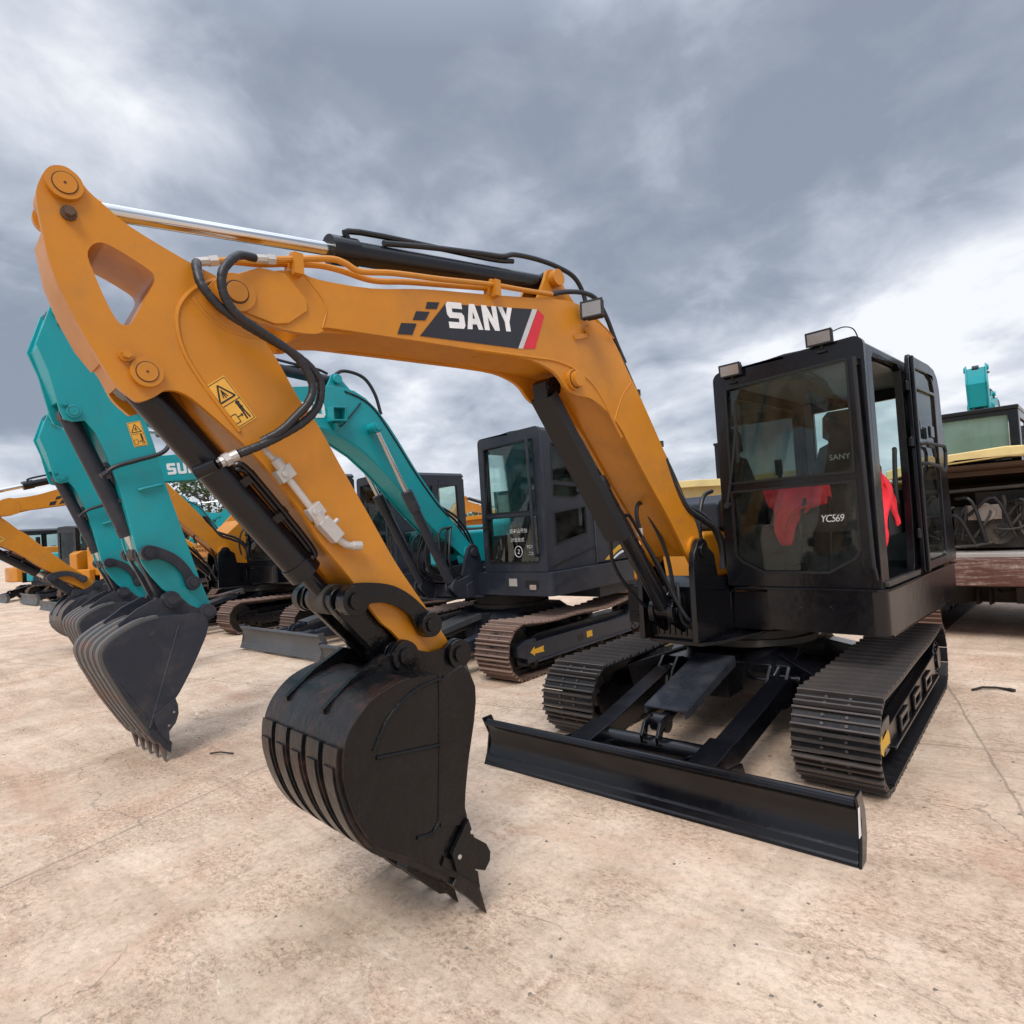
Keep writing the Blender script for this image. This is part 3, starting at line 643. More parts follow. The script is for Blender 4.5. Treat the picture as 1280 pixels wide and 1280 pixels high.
    arm = a.build('arm', c['paint'], root, bevel=.005, **kw)
    for p in (S['arm_pin'], S['bcyl_pin']):
        q = fa(p); pn = MB(); pn.mat(M['ring']); pn.cyl((a1+.018, *q), (a1+.0215, *q), .034, n=28)
        pn.mat(c['paint']); pn.cyl((a1+.019, *q), (a1+.0235, *q), .031, n=28); pn.mat(M['ring']); pn.cyl((a1+.0235, *q), (a1+.0245, *q), .004, n=8)
        # grease bolt and keeper
        pn.mat(M['hood_inner'] if p == S['arm_pin'] else c['paint']); d = Vector((.008, -.085)) if p == S['arm_pin'] else Vector((-.055, .05)); pn.cyl((a1-.004, q[0]+d.x, q[1]+d.y), (a1+.03, q[0]+d.x, q[1]+d.y), .015, n=6); pn.cyl((a1-.004, q[0]+d.x, q[1]+d.y), (a1+.012, q[0]+d.x, q[1]+d.y), .022, n=12)
        pn.build('arm_pin', None, root, **kw)
    # ---- arm cylinder on top of the boom
    A = fa(S['arm_pin']); Bp = fb(tp); A3 = Vector((cx, *A)); B3 = Vector((cx, *Bp)); d = (B3-A3); t = S.get('acyl', .425)
    mth = A3+d*t
    cy = MB(); cy.cyl(mth, B3-d.normalized()*.05, .052, n=28); cy.cyl(mth-d.normalized()*.03, mth+d.normalized()*.10, .062, n=28)
    cy.cyl((cx-.05, *Bp), (cx+.05, *Bp), .058, n=24)
    nrm = Vector((0, -d.z, d.y)).normalized()
    cy.tube([mth+d.normalized()*.05+nrm*.04+Vector((.03, 0, 0)), mth+d.normalized()*.12+nrm*.085+Vector((.03, 0, 0)), B3-d.normalized()*.45+nrm*.078+Vector((.03, 0, 0)), B3-d.normalized()*.25+nrm*.09+Vector((.03, 0, 0))], .014, 8, 5)
    ac = cy.build('arm_cylinder', c['cyl'], root, bevel=.004, **kw)
    rd = MB(); rd.cyl(A3+d.normalized()*.04, mth, .028, n=24); rd.build('rod', M['chrome'], ac)
    e = MB(); e.cyl((cx-.045, *A), (cx+.045, *A), .055, n=24); e.cyl(A3+d.normalized()*.03, A3+d.normalized()*.12, .036, n=20); e.build('rod_eye', c['paint'] if detail > 1 else c['cyl'], ac)
    # ---- bucket cylinder
    A = fa(S['bcyl_pin']); P = fa(S['P']); A3 = Vector((cx, *A)); P3 = Vector((cx, *P)); d = (P3-A3); dn = d.normalized()
    nrm = Vector((0, -dn.z, dn.y)); nrm = nrm if nrm.z > 0 else -nrm
    cy = MB(); cy.cyl(A3+dn*.02, A3+d*.84, .062, n=30); cy.cyl(A3+d*.80, A3+d*.86, .068, n=30); cy.cyl((cx-.06, *A), (cx+.06, *A), .062, n=24)
    off = nrm*.062+Vector((.03, 0, 0))
    cy.tube([A3+dn*.42+off*.7, A3+dn*.44+off*1.15, A3+dn*.50+off*1.15, A3+d*.80+off, A3+d*.83+off*.6], .012, 8, 5)
    cy.tube([A3+dn*.40+off*.7+Vector((.045, 0, 0)), A3+dn*.43+off*1.1+Vector((.045, 0, 0)), A3+dn*.60+off*1.15+Vector((.04, 0, 0)), A3+d*.79+off+Vector((.04, 0, 0)), A3+d*.82+off*.6+Vector((.04, 0, 0))], .010, 8, 5)
    for k in (.45, .62): cy.beam(A3+d*k+off*1.25+Vector((.02, 0, 0)), A3+d*k+off*.5, .07, .03, up=dn)
    bc = cy.build('bucket_cylinder', c['cyl'], root, bevel=.004, **kw)
    rd = MB(); rd.cyl(A3+d*.85, P3-dn*.03, .036, n=24); rd.build('rod', M['cyl_black'] if detail > 1 else M['chrome'], bc)
    e = MB(); e.cyl((cx-.06, *P), (cx+.06, *P), .062, n=24); e.build('rod_eye', M['grime'], bc)
    # ---- links
    Qp = fa(S['Q']); Rq = fk(S['Rp'])
    v = Vector(Qp)-Vector(P); L_ = v.length; u = v.normalized(); w_ = Vector((-u.y, u.x))
    if w_.y < 0: w_ = -w_
    def lk(t, h): return tuple(Vector(P)+u*t*L_+w_*h)
    up = [lk(-.12, .02), lk(-.04, .062), lk(.2, .095), lk(.45, .11), lk(.7, .095), lk(.92, .062), lk(1.1, .035)]
    lo = [lk(1.14, -.03), lk(1.02, -.055), lk(.9, -.035), lk(.75, .015), lk(.5, .035), lk(.25, .015), lk(.08, -.045), lk(-.08, -.045)]
    poly = [tuple(p)[:2] for p in catmull([(x, y, 0) for x, y in up+lo], 3, True)]
    for x0, x1 in ((a1+.012, a1+.042), (a0-.042, a0-.012)):
        l = MB(); l.prism(poly, x0, x1)
        s_ = 1 if x0 > cx else -1; xe = x1 if s_ > 0 else x0
        l.cyl((xe, *Qp), (xe+s_*.035, *Qp), .052, n=24); l.cyl((xe+s_*.03, *Qp), (xe+s_*.045, *Qp), .030, n=16)
        l.cyl((xe, *P), (xe+s_*.05, *P), .058, n=24); l.cyl((xe+s_*.045, *P), (xe+s_*.065, *P), .034, n=16)
        l.build('side_link', c['gear'], root, bevel=.005, **kw)
    l = MB(); P3 = Vector((cx, *P)); R3 = Vector((cx, *Rq)); 
    for dx in (-.085, .085):
        l.beam(P3+Vector((dx, 0, 0)), R3+Vector((dx*.8, 0, 0)), .045, .10, up=(1, 0, 0)) if False else l.beam(P3+Vector((dx, 0, 0)), R3+Vector((dx*.8, 0, 0)), .05, .11)
    l.beam(P3.lerp(R3, .35), P3.lerp(R3, .75), .16, .05)
    l.cyl((cx-.11, *P), (cx+.11, *P), .055, n=24); l.cyl((cx-.11, *Rq), (cx+.11, *Rq), .055, n=24)
    l.build('bucket_link', c['gear'], root, bevel=.006, **kw)
    # ---- bucket
    k0, k1 = S['bkx']; back = xf(S['back'], fk); front = xf(S['bucket'], fk)
    pb = [tuple(p)[:2] for p in catmull([(x, y, 0) for x, y in back], 4)]
    k = MB(); k.mat(c['bucket'])
    full = front+pb
    k.prism(full, k1-.016, k1); k.prism(full, k0, k0+.016)
    k.strip(pb, k0+.016, k1-.016, .016, -1)
    # back curve as a slightly proud wrapper
    # reinforcement plate and edge along the side opening
    fe = xf(S['bucket'], fk); ins = [(x-.135, y+.0) for x, y in S['bucket'][0:9]]
    ins[0] = (S['bucket'][0][0]-.115, S['bucket'][0][1]-.03)
    reinf = xf(S['bucket'][0:9], fk)+xf(S['reinf'] if S.get('reinf') else ins[::-1], fk)
    for x0, x1 in ((k1, k1+.008), (k0-.008, k0)): k.prism(reinf, x0, x1)
    if S.get('bseam'):
        for sm in S['bseam']: quads_ring(k, xf(sm, fk), .009, k1, 0)
    ct = xf(S['cutter'], fk)
    for x0, x1 in ((k1+.008, k1+.026), (k0-.026, k0-.008)): k.prism(ct, x0, x1)
    # ears
    K = fk(S['K'])
    def ear(x0, x1):
        Kl, Rl = S['K'], S['Rp']
        e = arc(Kl[0], Kl[1], .066, -70, 110, 8)+[(Kl[0]-.065, Kl[1]+.036), ((Kl[0]+Rl[0])/2, (Kl[1]+Rl[1])/2+.008), (Rl[0]+.068, Rl[1]+.012)]+arc(Rl[0], Rl[1], .066, 50, 170, 8)+[(Rl[0]-.10, Rl[1]+.025), (Rl[0]-.24, Rl[1]-.04), (Rl[0]-.37, Rl[1]-.13), (Rl[0]-.36, Rl[1]-.17), (Rl[0]-.2, Rl[1]-.2), (Kl[0]-.06, Kl[1]-.14)]
        k.prism(xf(e, fk), x0, x1)
    for x0, x1 in ((a1+.014, a1+.040), (a0-.040, a0-.014)): ear(x0, x1)
    for q in (K, Rq):
        k.cyl((a1+.038, *q), (a1+.062, *q), .062, n=26); k.cyl((a0-.038, *q), (a0-.062, *q), .062, n=26)
        k.cyl((a1+.06, *q), (a1+.074, *q), .036, n=16); k.cyl((a0-.06, *q), (a0-.074, *q), .036, n=16)
        k.cyl((a0-.03, *q), (a1+.03, *q), .03, n=12)
    # cutting lip
    lip = xf(S['lip'], fk) if S.get('lip') else xf([(S['back'][0][0]+.02, S['back'][0][1]-.03), (S['back'][0][0]-.16, S['back'][0][1]+.125), (S['back'][0][0]-.14, S['back'][0][1]+.155), (S['back'][0][0]+.02, S['back'][0][1]+.03)], fk)
    k.prism(lip, k0-.01, k1+.01)
    # wear straps round the heel of the bucket
    i0, i1 = S.get('strap', (5, 44)); nst = S.get('nstrap', 5); k.mat(c['strap'])
    ww = (k1-k0)
    for j in range(nst):
        xc_ = k0+ww*(j+.5)/nst; hw = ww/nst*.37
        k.strip(pb[i0:i1], xc_-hw, xc_+hw, .020, 1); k.strip(pb[i0+3:i1-3], xc_-hw*.7, xc_+hw*.7, .027, 1)
    if S.get('plate'):
        j0, j1 = S['plate']; k.strip(pb[j0:j1], k0, k1, .005, 1)
    k.mat(M['steel'])
    bk = k.build('bucket', None, root, bevel=.004, angle=40, **kw)
    tb = S['tooth']
    for j in range(5):
        xc_ = k0+.035+(ww-.07)*j/4; t_ = MB(); dy = -.028 if S.get('adapter') and j < 4 else 0; t_.prism(xf([(q[0]+dy, q[1]) for q in tb], fk), xc_-.026, xc_+.026)
        sh = xf(S['adapter'], fk) if S.get('adapter') and j < 4 else xf([(tb[0][0]-.06, tb[0][1]+.06), (tb[0][0]+.035, tb[0][1]-.045), (tb[2][0]+.005, tb[2][1]-.02), (tb[3][0]-.03, tb[3][1]+.06)], fk)
        t_.prism(sh, xc_-.036, xc_+.036)
        t_.build('tooth', c.get('tooth', c['bucket']), bk, bevel=.004)
    # bolt marks on the near side cutter
    for q in xf(S['bolts'], fk):
        bo = MB(); bo.cyl((k1+.020, *q), (k1+.0285, *q), .009, n=10); bo.build('cutter_bolt', M['pale_metal'] if detail > 1 else M['steel'], bk)
    return fb, fa, fk, boom, arm, bk

# ================================================================ CAB
def cab(root, rz, c, x0, x1, y0, y1, z0, z1, S):
    """c materials; S options. The front faces -Y. Returns the cab shell"""
    T = .055; kw = dict(rz=rz); k = MB()
    ro = .06
    front = [(x0, z0), (x1, z0), (x1, z1-ro)]+arc(x1-ro, z1-ro, ro, 0, 90, 5)+arc(x0+ro, z1-ro-.03, ro, 90, 180, 5)
    mid = S['mid']
    up = [(x0+.075, mid+.028), (x1-.10, mid+.028), (x1-.095, z1-.135)]+[(x1-.105, z1-.125), (x0+.10, z1-.155), (x0+.085, z1-.165)]
    if S.get('one_frame'):
        lo = [(x0+.075, mid-.012), (x1-.10, mid-.012), (x1-.10, z0+.13), (x1-.13, z0+.10), (x0+.11, z0+.10), (x0+.075, z0+.14)]
    else:
        lo = [(x0+.075, mid-.022), (x1-.10, mid-.022), (x1-.10, z0+.24), (x1-.13, z0+.19), (x1-.30, z0+.095), (x0+.27, z0+.095), (x0+.12, z0+.17), (x0+.075, z0+.22)]
    k.prism(front, y0, y0+T, [up, lo], ax='y')
    # roof with a shallow crown, sides slightly set in
    k.prism([(x0+.02, z1-.11), (x1-.004, z1-.08), (x1-.004, z1-.05)]+[(x1-.05, z1-.006), ((x0+x1)/2, z1+.006), (x0+.08, z1-.032), (x0+.02, z1-.075)], y0+T, y1, ax='y')
    # left and right side frames
    W1 = S['side_holes']
    side = [(y0+T, z0), (y1, z0), (y1, z1-.12), (y1-.04, z1-.08), (y0+T, z1-.08)]
    k.prism(side, x1-.05, x1, W1)
    lw = [(y0+.14, z0+.42), (y1-.12, z0+.42), (y1-.12, z1-.20), (y0+.14, z1-.20)]
    k.prism([(y0+T, z0), (y1, z0), (y1, z1-.10), (y0+T, z1-.075)], x0+.0, x0+.045, [lw])
    rw = [(x0+.12, z0+.55), (x1-.12, z0+.55), (x1-.12, z1-.20), (x0+.12, z1-.22)]
    k.prism([(x0+.045, z0), (x1-.05, z0), (x1-.05, z1-.06), (x0+.045, z1-.085)], y1-.045, y1, [rw], ax='y')
    k.box(x0+.045, x1-.05, y0+T, y1-.045, z0, z0+.04)
    cb = k.build('cab', c['cab'], root, bevel=.010, seg=3, **kw)
    def pane(name, outline, t, ax, mat):
        p = MB(); p.prism(outline, t, t+.005, ax=ax); return p.build(name, mat, cb)
    e = .012
    grow = lambda pts, d: off_poly(pts, -d)
    pane('windshield', grow(up, e), y0+.028, 'y', S.get('gl', M['glass'])); pane('lower_windshield', grow(lo, e), y0+.024, 'y', S.get('gll', M['glass_dark']))
    # rubber seals
    sl = MB()
    for h in (up, lo): sl.prism(grow(h, .002), y0-.004, y0+.004, [off_poly(h, .014)], ax='y')
    sl.build('window_seal', M['seal'], cb)
    pane('left_window', grow(lw, e), x0+.02, 'x', M['glass']); pane('rear_window', grow(rw, e), y1-.025, 'y', M['glass'])
    for i, h in enumerate(W1):
        if i in S.get('open', ()): continue
        pane('side_window', grow(h, e), x1-.028, 'x', S.get('glside', M['glass_dark']))
        q = MB(); q.prism(grow(h, .004), x1-.003, x1+.004, [off_poly(h, .012)]); q.build('window_seal', M['seal'], cb)
    ln = MB(); ln.box(x0+.05, x1-.056, y0+T+.01, y1-.05, z1-.115, z1-.10); ln.box(x0+.05, x0+.11, y1-.062, y1-.047, z0+.1, z1-.13); ln.box(x1-.13, x1-.056, y1-.062, y1-.047, z0+.1, z1-.13)
    ln.box(x0+.05, x1-.056, y1-.062, y1-.047, z0+.04, z0+.53); ln.box(x0+.047, x0+.06, y0+.15, y1-.08, z0+.05, z0+.40); ln.build('cab_lining', M['lining'], cb)
    # wiper
    w = MB(); wx = x0+.13
    w.tube([(wx-.08, y0-.02, mid-.12), (wx+.0, y0-.035, mid+.22), (wx+.035, y0-.03, mid+.46)], .008, 6)
    w.beam((wx+.03, y0-.022, mid+.18), (wx+.035, y0-.022, mid+.62), .018, .012); w.cyl((wx-.08, y0, mid-.12), (wx-.08, y0-.03, mid-.12), .022)
    w.build('wiper', M['dark'], cb)
    # seat
    s = MB(); sx, sy = (x0+x1)/2+.02, y0+.88
    s.prism(rrect(sx-.24, sx+.24, sy-.28, sy+.22, .08), z0+.34, z0+.47, ax='z')
    sb = [(sx-.23, z0+.45), (sx+.23, z0+.45), (sx+.235, z0+.80), (sx+.17, z0+1.0), (sx+.10, z0+1.03), (sx+.10, z0+1.05), (sx+.14, z0+1.08), (sx+.13, z0+1.24), (sx+.09, z0+1.28), (sx-.09, z0+1.28), (sx-.13, z0+1.24), (sx-.14, z0+1.08), (sx-.10, z0+1.05), (sx-.10, z0+1.03), (sx-.17, z0+1.0), (sx-.235, z0+.80)]
    s.prism(sb, sy+.14, sy+.26, ax='y')
    s.box(sx-.2, sx+.2, sy-.2, sy+.18, z0+.04, z0+.34)
    s.build('driver_seat', M['seat'], cb, bevel=.03, seg=3)
    q = MB()
    for dx in (-.33, .33):
        q.box(sx+dx-.07, sx+dx+.07, sy-.30, sy+.15, z0+.30, z0+.62)
        q.tube([(sx+dx, sy-.24, z0+.6), (sx+dx, sy-.27, z0+.74), (sx+dx-.01, sy-.26, z0+.84)], .016, 8, 3); q.cyl((sx+dx-.01, sy-.26, z0+.80), (sx+dx-.01, sy-.27, z0+.92), .028)
    for dx in (-.07, .07):
        q.tube([(sx+dx, y0+.33, z0+.05), (sx+dx*1.4, y0+.32, z0+.35), (sx+dx*1.2, y0+.40, z0+.60)], .013, 8, 4); q.box(sx+dx-.05, sx+dx+.05, y0+.22, y0+.44, z0+.06, z0+.08)
    q.box(x0+.06, x0+.22, y0+.10, y0+.5, z0+.04, z0+.42)
    q.build('control_levers', M['dark'], cb, bevel=.01)
    return cb

# ================================================================ UPPER STRUCTURE (compact design with one boom cylinder)
def chevron_mark(mb, x, z, y, s):
    for a in (90, 210, 330):
        ca, sa = math.cos(R(a)), math.sin(R(a)); px, pz = x+ca*s*.25, z+sa*s*.25
        for d in (-22, 22):
            mb.beam((px+math.cos(R(a+d*3))*s*.10, y, pz+math.sin(R(a+d*3))*s*.10), (px+math.cos(R(a))*s*.75+math.cos(R(a+90*(1 if d > 0 else -1)))*s*.22, y, pz+math.sin(R(a))*s*.75+math.sin(R(a+90*(1 if d > 0 else -1)))*s*.22), s*.12, .004, up=(0, 1, 0))
def logo(parent, fb, x, full=True):
    """dark slanted name plate with squares and a silver and red end"""
    q = lambda pts: xf(pts, fb)
    d = MB(); d.mat(M['decal_black'])
    d.prism(q([(-2.915, 2.629), (-2.325, 2.722), (-2.452, 2.492), (-3.07, 2.454)]), x, x+.002)
    for s in ([(-3.018, 2.617), (-2.949, 2.629), (-2.967, 2.595), (-3.030, 2.584)], [(-3.083, 2.562), (-3.008, 2.574), (-3.036, 2.530), (-3.104, 2.519)], [(-3.167, 2.494), (-3.085, 2.506), (-3.113, 2.451), (-3.190, 2.442)]):
        d.prism(q(s), x, x+.002)
    d.mat(M['decal_grey']); d.prism(q([(-2.322, 2.7225), (-2.284, 2.728), (-2.415, 2.497), (-2.449, 2.4925)]), x, x+.002)
    d.mat(M['decal_red']); d.prism(q([(-2.279, 2.728), (-2.231, 2.704), (-2.321, 2.512), (-2.385, 2.501), (-2.411, 2.4975)]), x, x+.002)
    o = d.build('name_plate', None, parent)
    a, b = fb((-2.900, 2.519)), fb((-2.45, 2.578))
    block_text('lettering', 'SANY', .122, .102, .011, M['white'], o, x+.0022, a, b)
def warning_sticker(parent, fa, x, quad):
    """quad: top-left, top-right, bottom-right, bottom-left in (y, z)"""
    A, B, C, D = [Vector(p) for p in xf(quad, fa)]
    P = lambda u, v: tuple((A*(1-u)+B*u)*(1-v)+(D*(1-u)+C*u)*v)
    s = MB(); s.mat(M['sticker']); s.prism([P(0, 0), P(1, 0), P(1, 1), P(0, 1)], x, x+.0015)
    s.mat(M['ink']); e = x+.0016; f = x+.0026
    def line(pts, w=.003, closed=True):
        n = len(pts)
        for i in range(n if closed else n-1):
            s.beam((e, *P(*pts[i])), (e, *P(*pts[(i+1) % n])), w, .0012, up=(1, 0, 0))
    line([(.05, .03), (.95, .03), (.95, .97), (.05, .97)], .0022); line([(.05, .5), (.95, .5)], .003, False)
    line([(.5, .10), (.86, .42), (.14, .42)], .006)
    line([(.40, .36), (.5, .22), (.60, .36)], .004, False); line([(.5, .2), (.5, .38)], .004, False)
    line([(.12, .72), (.38, .72), (.38, .90), (.12, .90)], .003)
    line([(.40, .80), (.62, .80)], .004, False); line([(.56, .77), (.63, .80), (.56, .83)], .003, False)
    line([(.74, .60), (.74, .76)], .013, False); line([(.70, .76), (.68, .92)], .006, False); line([(.78, .76), (.82, .92)], .006, False); line([(.66, .66), (.84, .66)], .005, False)
    c0 = P(.74, .56); s.cyl((e, *c0), (f, *c0), .008, n=10)
    return s.build('warning_sticker', None, parent)
def lamp(parent, x, y, z, w, h, tilt=0, name='work_lamp', stem=True, yaw=0):
    X = Matrix.Translation((x, y, z)) @ Matrix.Rotation(yaw, 4, 'Z') @ Matrix.Rotation(tilt, 4, 'X')
    b = MB(); b.X = X
    b.prism([(-w/2, -h/2), (w/2, -h/2), (w/2, h/2), (-w/2, h/2)], .0, .035, ax='y')
    b.prism(rrect(-w/2+.012, w/2-.012, -h/2+.010, h/2-.010, .008, 2), .035, .075, ax='y')
    b.prism([(-w/2-.004, -h/2-.004), (w/2+.004, -h/2-.004), (w/2+.004, h/2+.004), (-w/2-.004, h/2+.004)], -.008, .0, [[(-w/2+.008, -h/2+.008), (w/2-.008, -h/2+.008), (w/2-.008, h/2-.008), (-w/2+.008, h/2-.008)]], ax='y')
    if stem: b.cyl((0, .035, -h/2-.045), (0, .035, -h/2), .012, n=10); b.box(-.03, .03, .01, .06, -h/2-.05, -h/2-.04)
    o = b.build(name, M['dark'], parent, bevel=.003)
    l = MB(); l.X = X; l.prism([(-w/2+.007, -h/2+.007), (w/2-.007, -h/2+.007), (w/2-.007, h/2-.007), (-w/2+.007, h/2-.007)], -.006, -.001, ax='y')
    l.cyl((0, -.007, 0), (0, -.006, 0), h*.28, n=16)
    l.build('lens', M['lamp_lens'], o)
    return o
def build_compact(loc, rz_root, rz, c, pose=None, scale=1, full=True, blade_y=-1.90):
    root = empty('excavator', loc, rz_root); root.scale = (scale,)*3
    S = dict(xc=.884, w=.44, y0=-1.31, y1=1.47, h=.535, sag=.012, n=50, shoe=c['shoe'], grouser=c['grouser'], frame=c['frame'], shoes=full, pads=True, guard=M['guard_grey'],
             yb=blade_y, zb=.0, hb=.285, wb=1.115, blade_mat=c['blade'], ring_top=.70)
    path, pitch = undercarriage(root, S)
    if not full:
        for sx in (-1, 1):
            b = MB(); 
            for (a, z, t) in path:
                b.X = shoe_matrix(sx*S['xc'], a, z, t); b.mat(c['shoe']); b.box(-.22, .22, -pitch*.49, pitch*.49, 0, .012)
                b.mat(c['grouser']); b.box(-.22, .22, -.42*pitch-.006, -.42*pitch+.006, .01, .026); b.box(-.22, .22, .4*pitch-.006, .4*pitch+.006, .01, .026)
            b.build('track_belt', None, root)
    blade(root, S)
    kw = dict(rz=rz)
    fb, fa, fk, boom, arm, bk = gear(root, SMAIN, rz, c, pose, detail=2 if full else 1)
    # base of the upper structure
    b = MB()
    b.prism([(.37, -.49), (1.02, -.49)]+arc(1.03, -.42, .07, -90, 0, 4)+[(1.10, 1.46), (.37, 1.46)], .750, 1.032, ax='z')
    b.prism([(.10, -.46), (.37, -.46), (.37, .9), (.10, .9)], .735, 1.0, ax='z')
    b.tube([(.37, -.485, 1.025), (.14, -.485, 1.022), (.095, -.485, .99), (.085, -.485, .74)], .012, 8)
    b.prism([(-.36, -.88), (-.28, -.95), (.10, -.965), (.17, -.87), (.27, -.45), (.27, .8), (-.56, .8), (-.56, -.3), (-.36, -.45)], .690, .712, ax='z')
    b.prism([(-1.0, -.2), (1.05, -.2), (1.05, 1.3), (-1.0, 1.3)], .70, .76, ax='z')
    if full:
        for mx in (.56, .76): chevron_mark(b, mx, .935, -.4925, .05)
        b.cyl((.44, -.492, .95), (.44, -.4945, .95), .010, n=8)
    b.prism([(.36, -.50), (1.06, -.50), (1.115, -.44), (1.115, 1.47), (.36, 1.47)], 1.024, 1.038, ax='z')
    b.build('base_frame', c['base'], root, bevel=.008, seg=3, **kw)
    br = MB()
    plate = [(-.99, .712), (-.978, 1.219), (-.955, 1.317)]+arc(-.84, 1.325, .085, 160, 10, 8)+[(-.68, 1.29), (-.645, 1.107), (-.50, 1.04), (-.40, .712)]
    br.prism(plate, .058, .098); br.prism(plate, -.358, -.318)
    br.prism([(-.90, .712), (-.90, 1.08), (-.74, 1.14), (-.45, 1.10), (-.42, .712)], -.318, .058)
    for x in (cxm-.075 for cxm in (-.13,)): br.prism([(-1.06, .86)]+arc(-1.0, .93, .075, 200, 60, 6)+[(-.89, 1.05), (-.89, .76)], x-.02, x+.02)
    br.prism([(-1.06, .86)]+arc(-1.0, .93, .075, 200, 60, 6)+[(-.89, 1.05), (-.89, .76)], -.075, -.035)
    br.cyl((.058, -.84, 1.325), (.112, -.84, 1.325), .05, n=20); br.cyl((-.22, -1.0, .93), (-.02, -1.0, .93), .035)
    for i in range(7): br.beam((-.26+i*.045, -.905, .74), (-.26+i*.045, -.905, 1.02), .010, .012)
    br.build('boom_bracket', c['base'], root, bevel=.006, **kw)
    # boom cylinder with its flat guard
    cx = -.13; T3 = Vector((cx, *fb((-2.07, 2.36)))); B3 = Vector((cx, -1.0, .93)); d = T3-B3; dn = d.normalized(); fn = Vector((0, dn.z, -dn.y)); fn = fn if fn.y < 0 else -fn
    cy = MB(); cy.cyl(B3+dn*.04, B3+d*.60, .058, n=28); cy.cyl(B3+d*.585, B3+d*.625, .066, n=28); cy.cyl((cx-.055, B3.y, B3.z), (cx+.055, B3.y, B3.z), .06, n=22)
    for sx in (-.03, .04):
        cy.tube([B3+dn*.10-fn*.04+Vector((sx, 0, 0)), B3+dn*.16-fn*.085+Vector((sx, 0, 0)), B3+d*.40-fn*.085+Vector((sx, 0, 0)), B3+d*.45-fn*.05+Vector((sx, 0, 0))], .012, 8, 4)
    bc = cy.build('boom_cylinder', c['cyl'], root, bevel=.004, **kw)
    r_ = MB(); r_.cyl(B3+d*.60, T3, .032, n=24); r_.build('rod', M['chrome'], bc)
    e = MB(); e.cyl((cx-.06, T3.y, T3.z), (cx+.06, T3.y, T3.z), .055, n=24); e.build('rod_eye', c['cyl'], bc)
    gd = MB(); g0 = T3-dn*.02+fn*.085; g1 = T3-d*.60+fn*.10
    gd.beam(g0, g1, .15, .008, up=fn)
    for sx in (-1, 1): gd.beam(g0+Vector((sx*.075, 0, 0))-fn*.03, g1+Vector((sx*.075, 0, 0))-fn*.03, .006, .07, up=fn)
    gd.beam(T3+fn*.03+dn*.05, T3+fn*.085-dn*.03, .10, .02, up=fn)
    gd.build('cylinder_guard', M['dark'], bc, bevel=.003)
    # hydraulic hoses around the boom foot
    h = MB()
    h.tube([(.015, -1.10, 1.96), (.02, -.99, 1.75), (.03, -.867, 1.611), (.03, -.696, 1.538), (.03, -.518, 1.449), (.03, -.436, 1.304), (.03, -.448, 1.16)], .022, 10, 6)
    h.tube([(-.05, -1.12, 1.97), (-.05, -.97, 1.73), (-.03, -.80, 1.64), (-.01, -.60, 1.56), (.02, -.42, 1.40), (.05, -.38, 1.15)], .020, 10, 6)
    h.build('hose', M['rubber'], root, **kw)
    h = MB(); h.tube([(-.1, -.272, 1.746), (-.1, -.40, 1.71), (-.1, -.47, 1.60), (-.1, -.50, 1.42), (-.08, -.48, 1.25)], .016, 10, 6); h.build('hose', M['rubber'], root, **kw)
    h = MB(); h.mat(M['rubber'])
    h.tube([(-.13, -1.235, 1.50), (-.13, -1.262, 1.60), (-.13, -1.24, 1.665), (-.13, -1.185, 1.672), (-.13, -1.125, 1.60), (-.12, -1.01, 1.429), (-.11, -.947, 1.268), (-.10, -.92, 1.05)], .014, 10, 6)
    h.mat(M['pale_metal']); h.cyl((-.13, -1.235, 1.46), (-.13, -1.235, 1.51), .02, n=8)
    h.mat(M['rubber'])
    h.build('hose', M['rubber'], root, **kw)
    h = MB(); h.tube([(-.24, -1.42, 1.46), (-.28, -1.36, 1.30), (-.30, -1.22, 1.14), (-.28, -1.06, .98), (-.26, -.93, .92)], .013, 10, 6)
    h.tube([(-.06, -1.32, 1.45), (-.04, -1.2, 1.28), (-.03, -1.10, 1.12), (-.0, -1.04, .98), (.03, -.99, .88), (.05, -.92, .84)], .013, 10, 6)
    h.tube([(-.02, -1.0, 1.12), (.0, -1.03, 1.0), (-.01, -.99, .86), (.03, -.93, .80)], .012, 10, 6)
    h.build('hose', M['rubber'], root, **kw)
    # right-hand side body, hood and tank
    s = MB(); s.box(-1.02, -.56, -.18, 1.3, .66, 1.005)
    for i in range(5): s.box(-.93, -.64, -.20, -.175, .72+i*.052, .745+i*.052)
    s.tube([(-.93, -.205, .985), (-.66, -.205, .985), (-.63, -.205, .95), (-.63, -.205, .70)], .012, 8)
    s.tube([(-.93, -.19, .965)]+[(-.79+.14*math.cos(R(a)), -.19, .965+.02*math.sin(R(a))) for a in range(180, 0, -30)], .012, 8)
    s.build('side_body', c['base'], root, bevel=.01, **kw)
    hd = MB()
    zt = 1.42 if full else 1.95
    if full: hd.prism([(-.12, 1.008), (1.28, 1.008), (1.28, zt), (.05, zt), (-.08, zt-.10), (-.12, zt-.25)], -1.0, -.36)
    else: hd.prism([(-.80, 1.008), (1.28, 1.008), (1.28, zt-.05), (-.2, zt-.05), (-.55, 1.62), (-.80, 1.50)], -1.30, -.62)
    hd.prism([(.42, 1.0), (1.44, 1.0), (1.44, 1.72), (1.30, 1.80), (.62, 1.82), (.48, 1.74), (.42, 1.6)], -.34, .04)
    if full: hd.prism([(1.24, 1.0), (1.50, 1.0), (1.50, 1.66), (1.42, 1.74), (1.24, 1.74)], .04, 1.06)
    ho = hd.build('engine_hood', c['paint'], root, bevel=.04, seg=4, **kw)
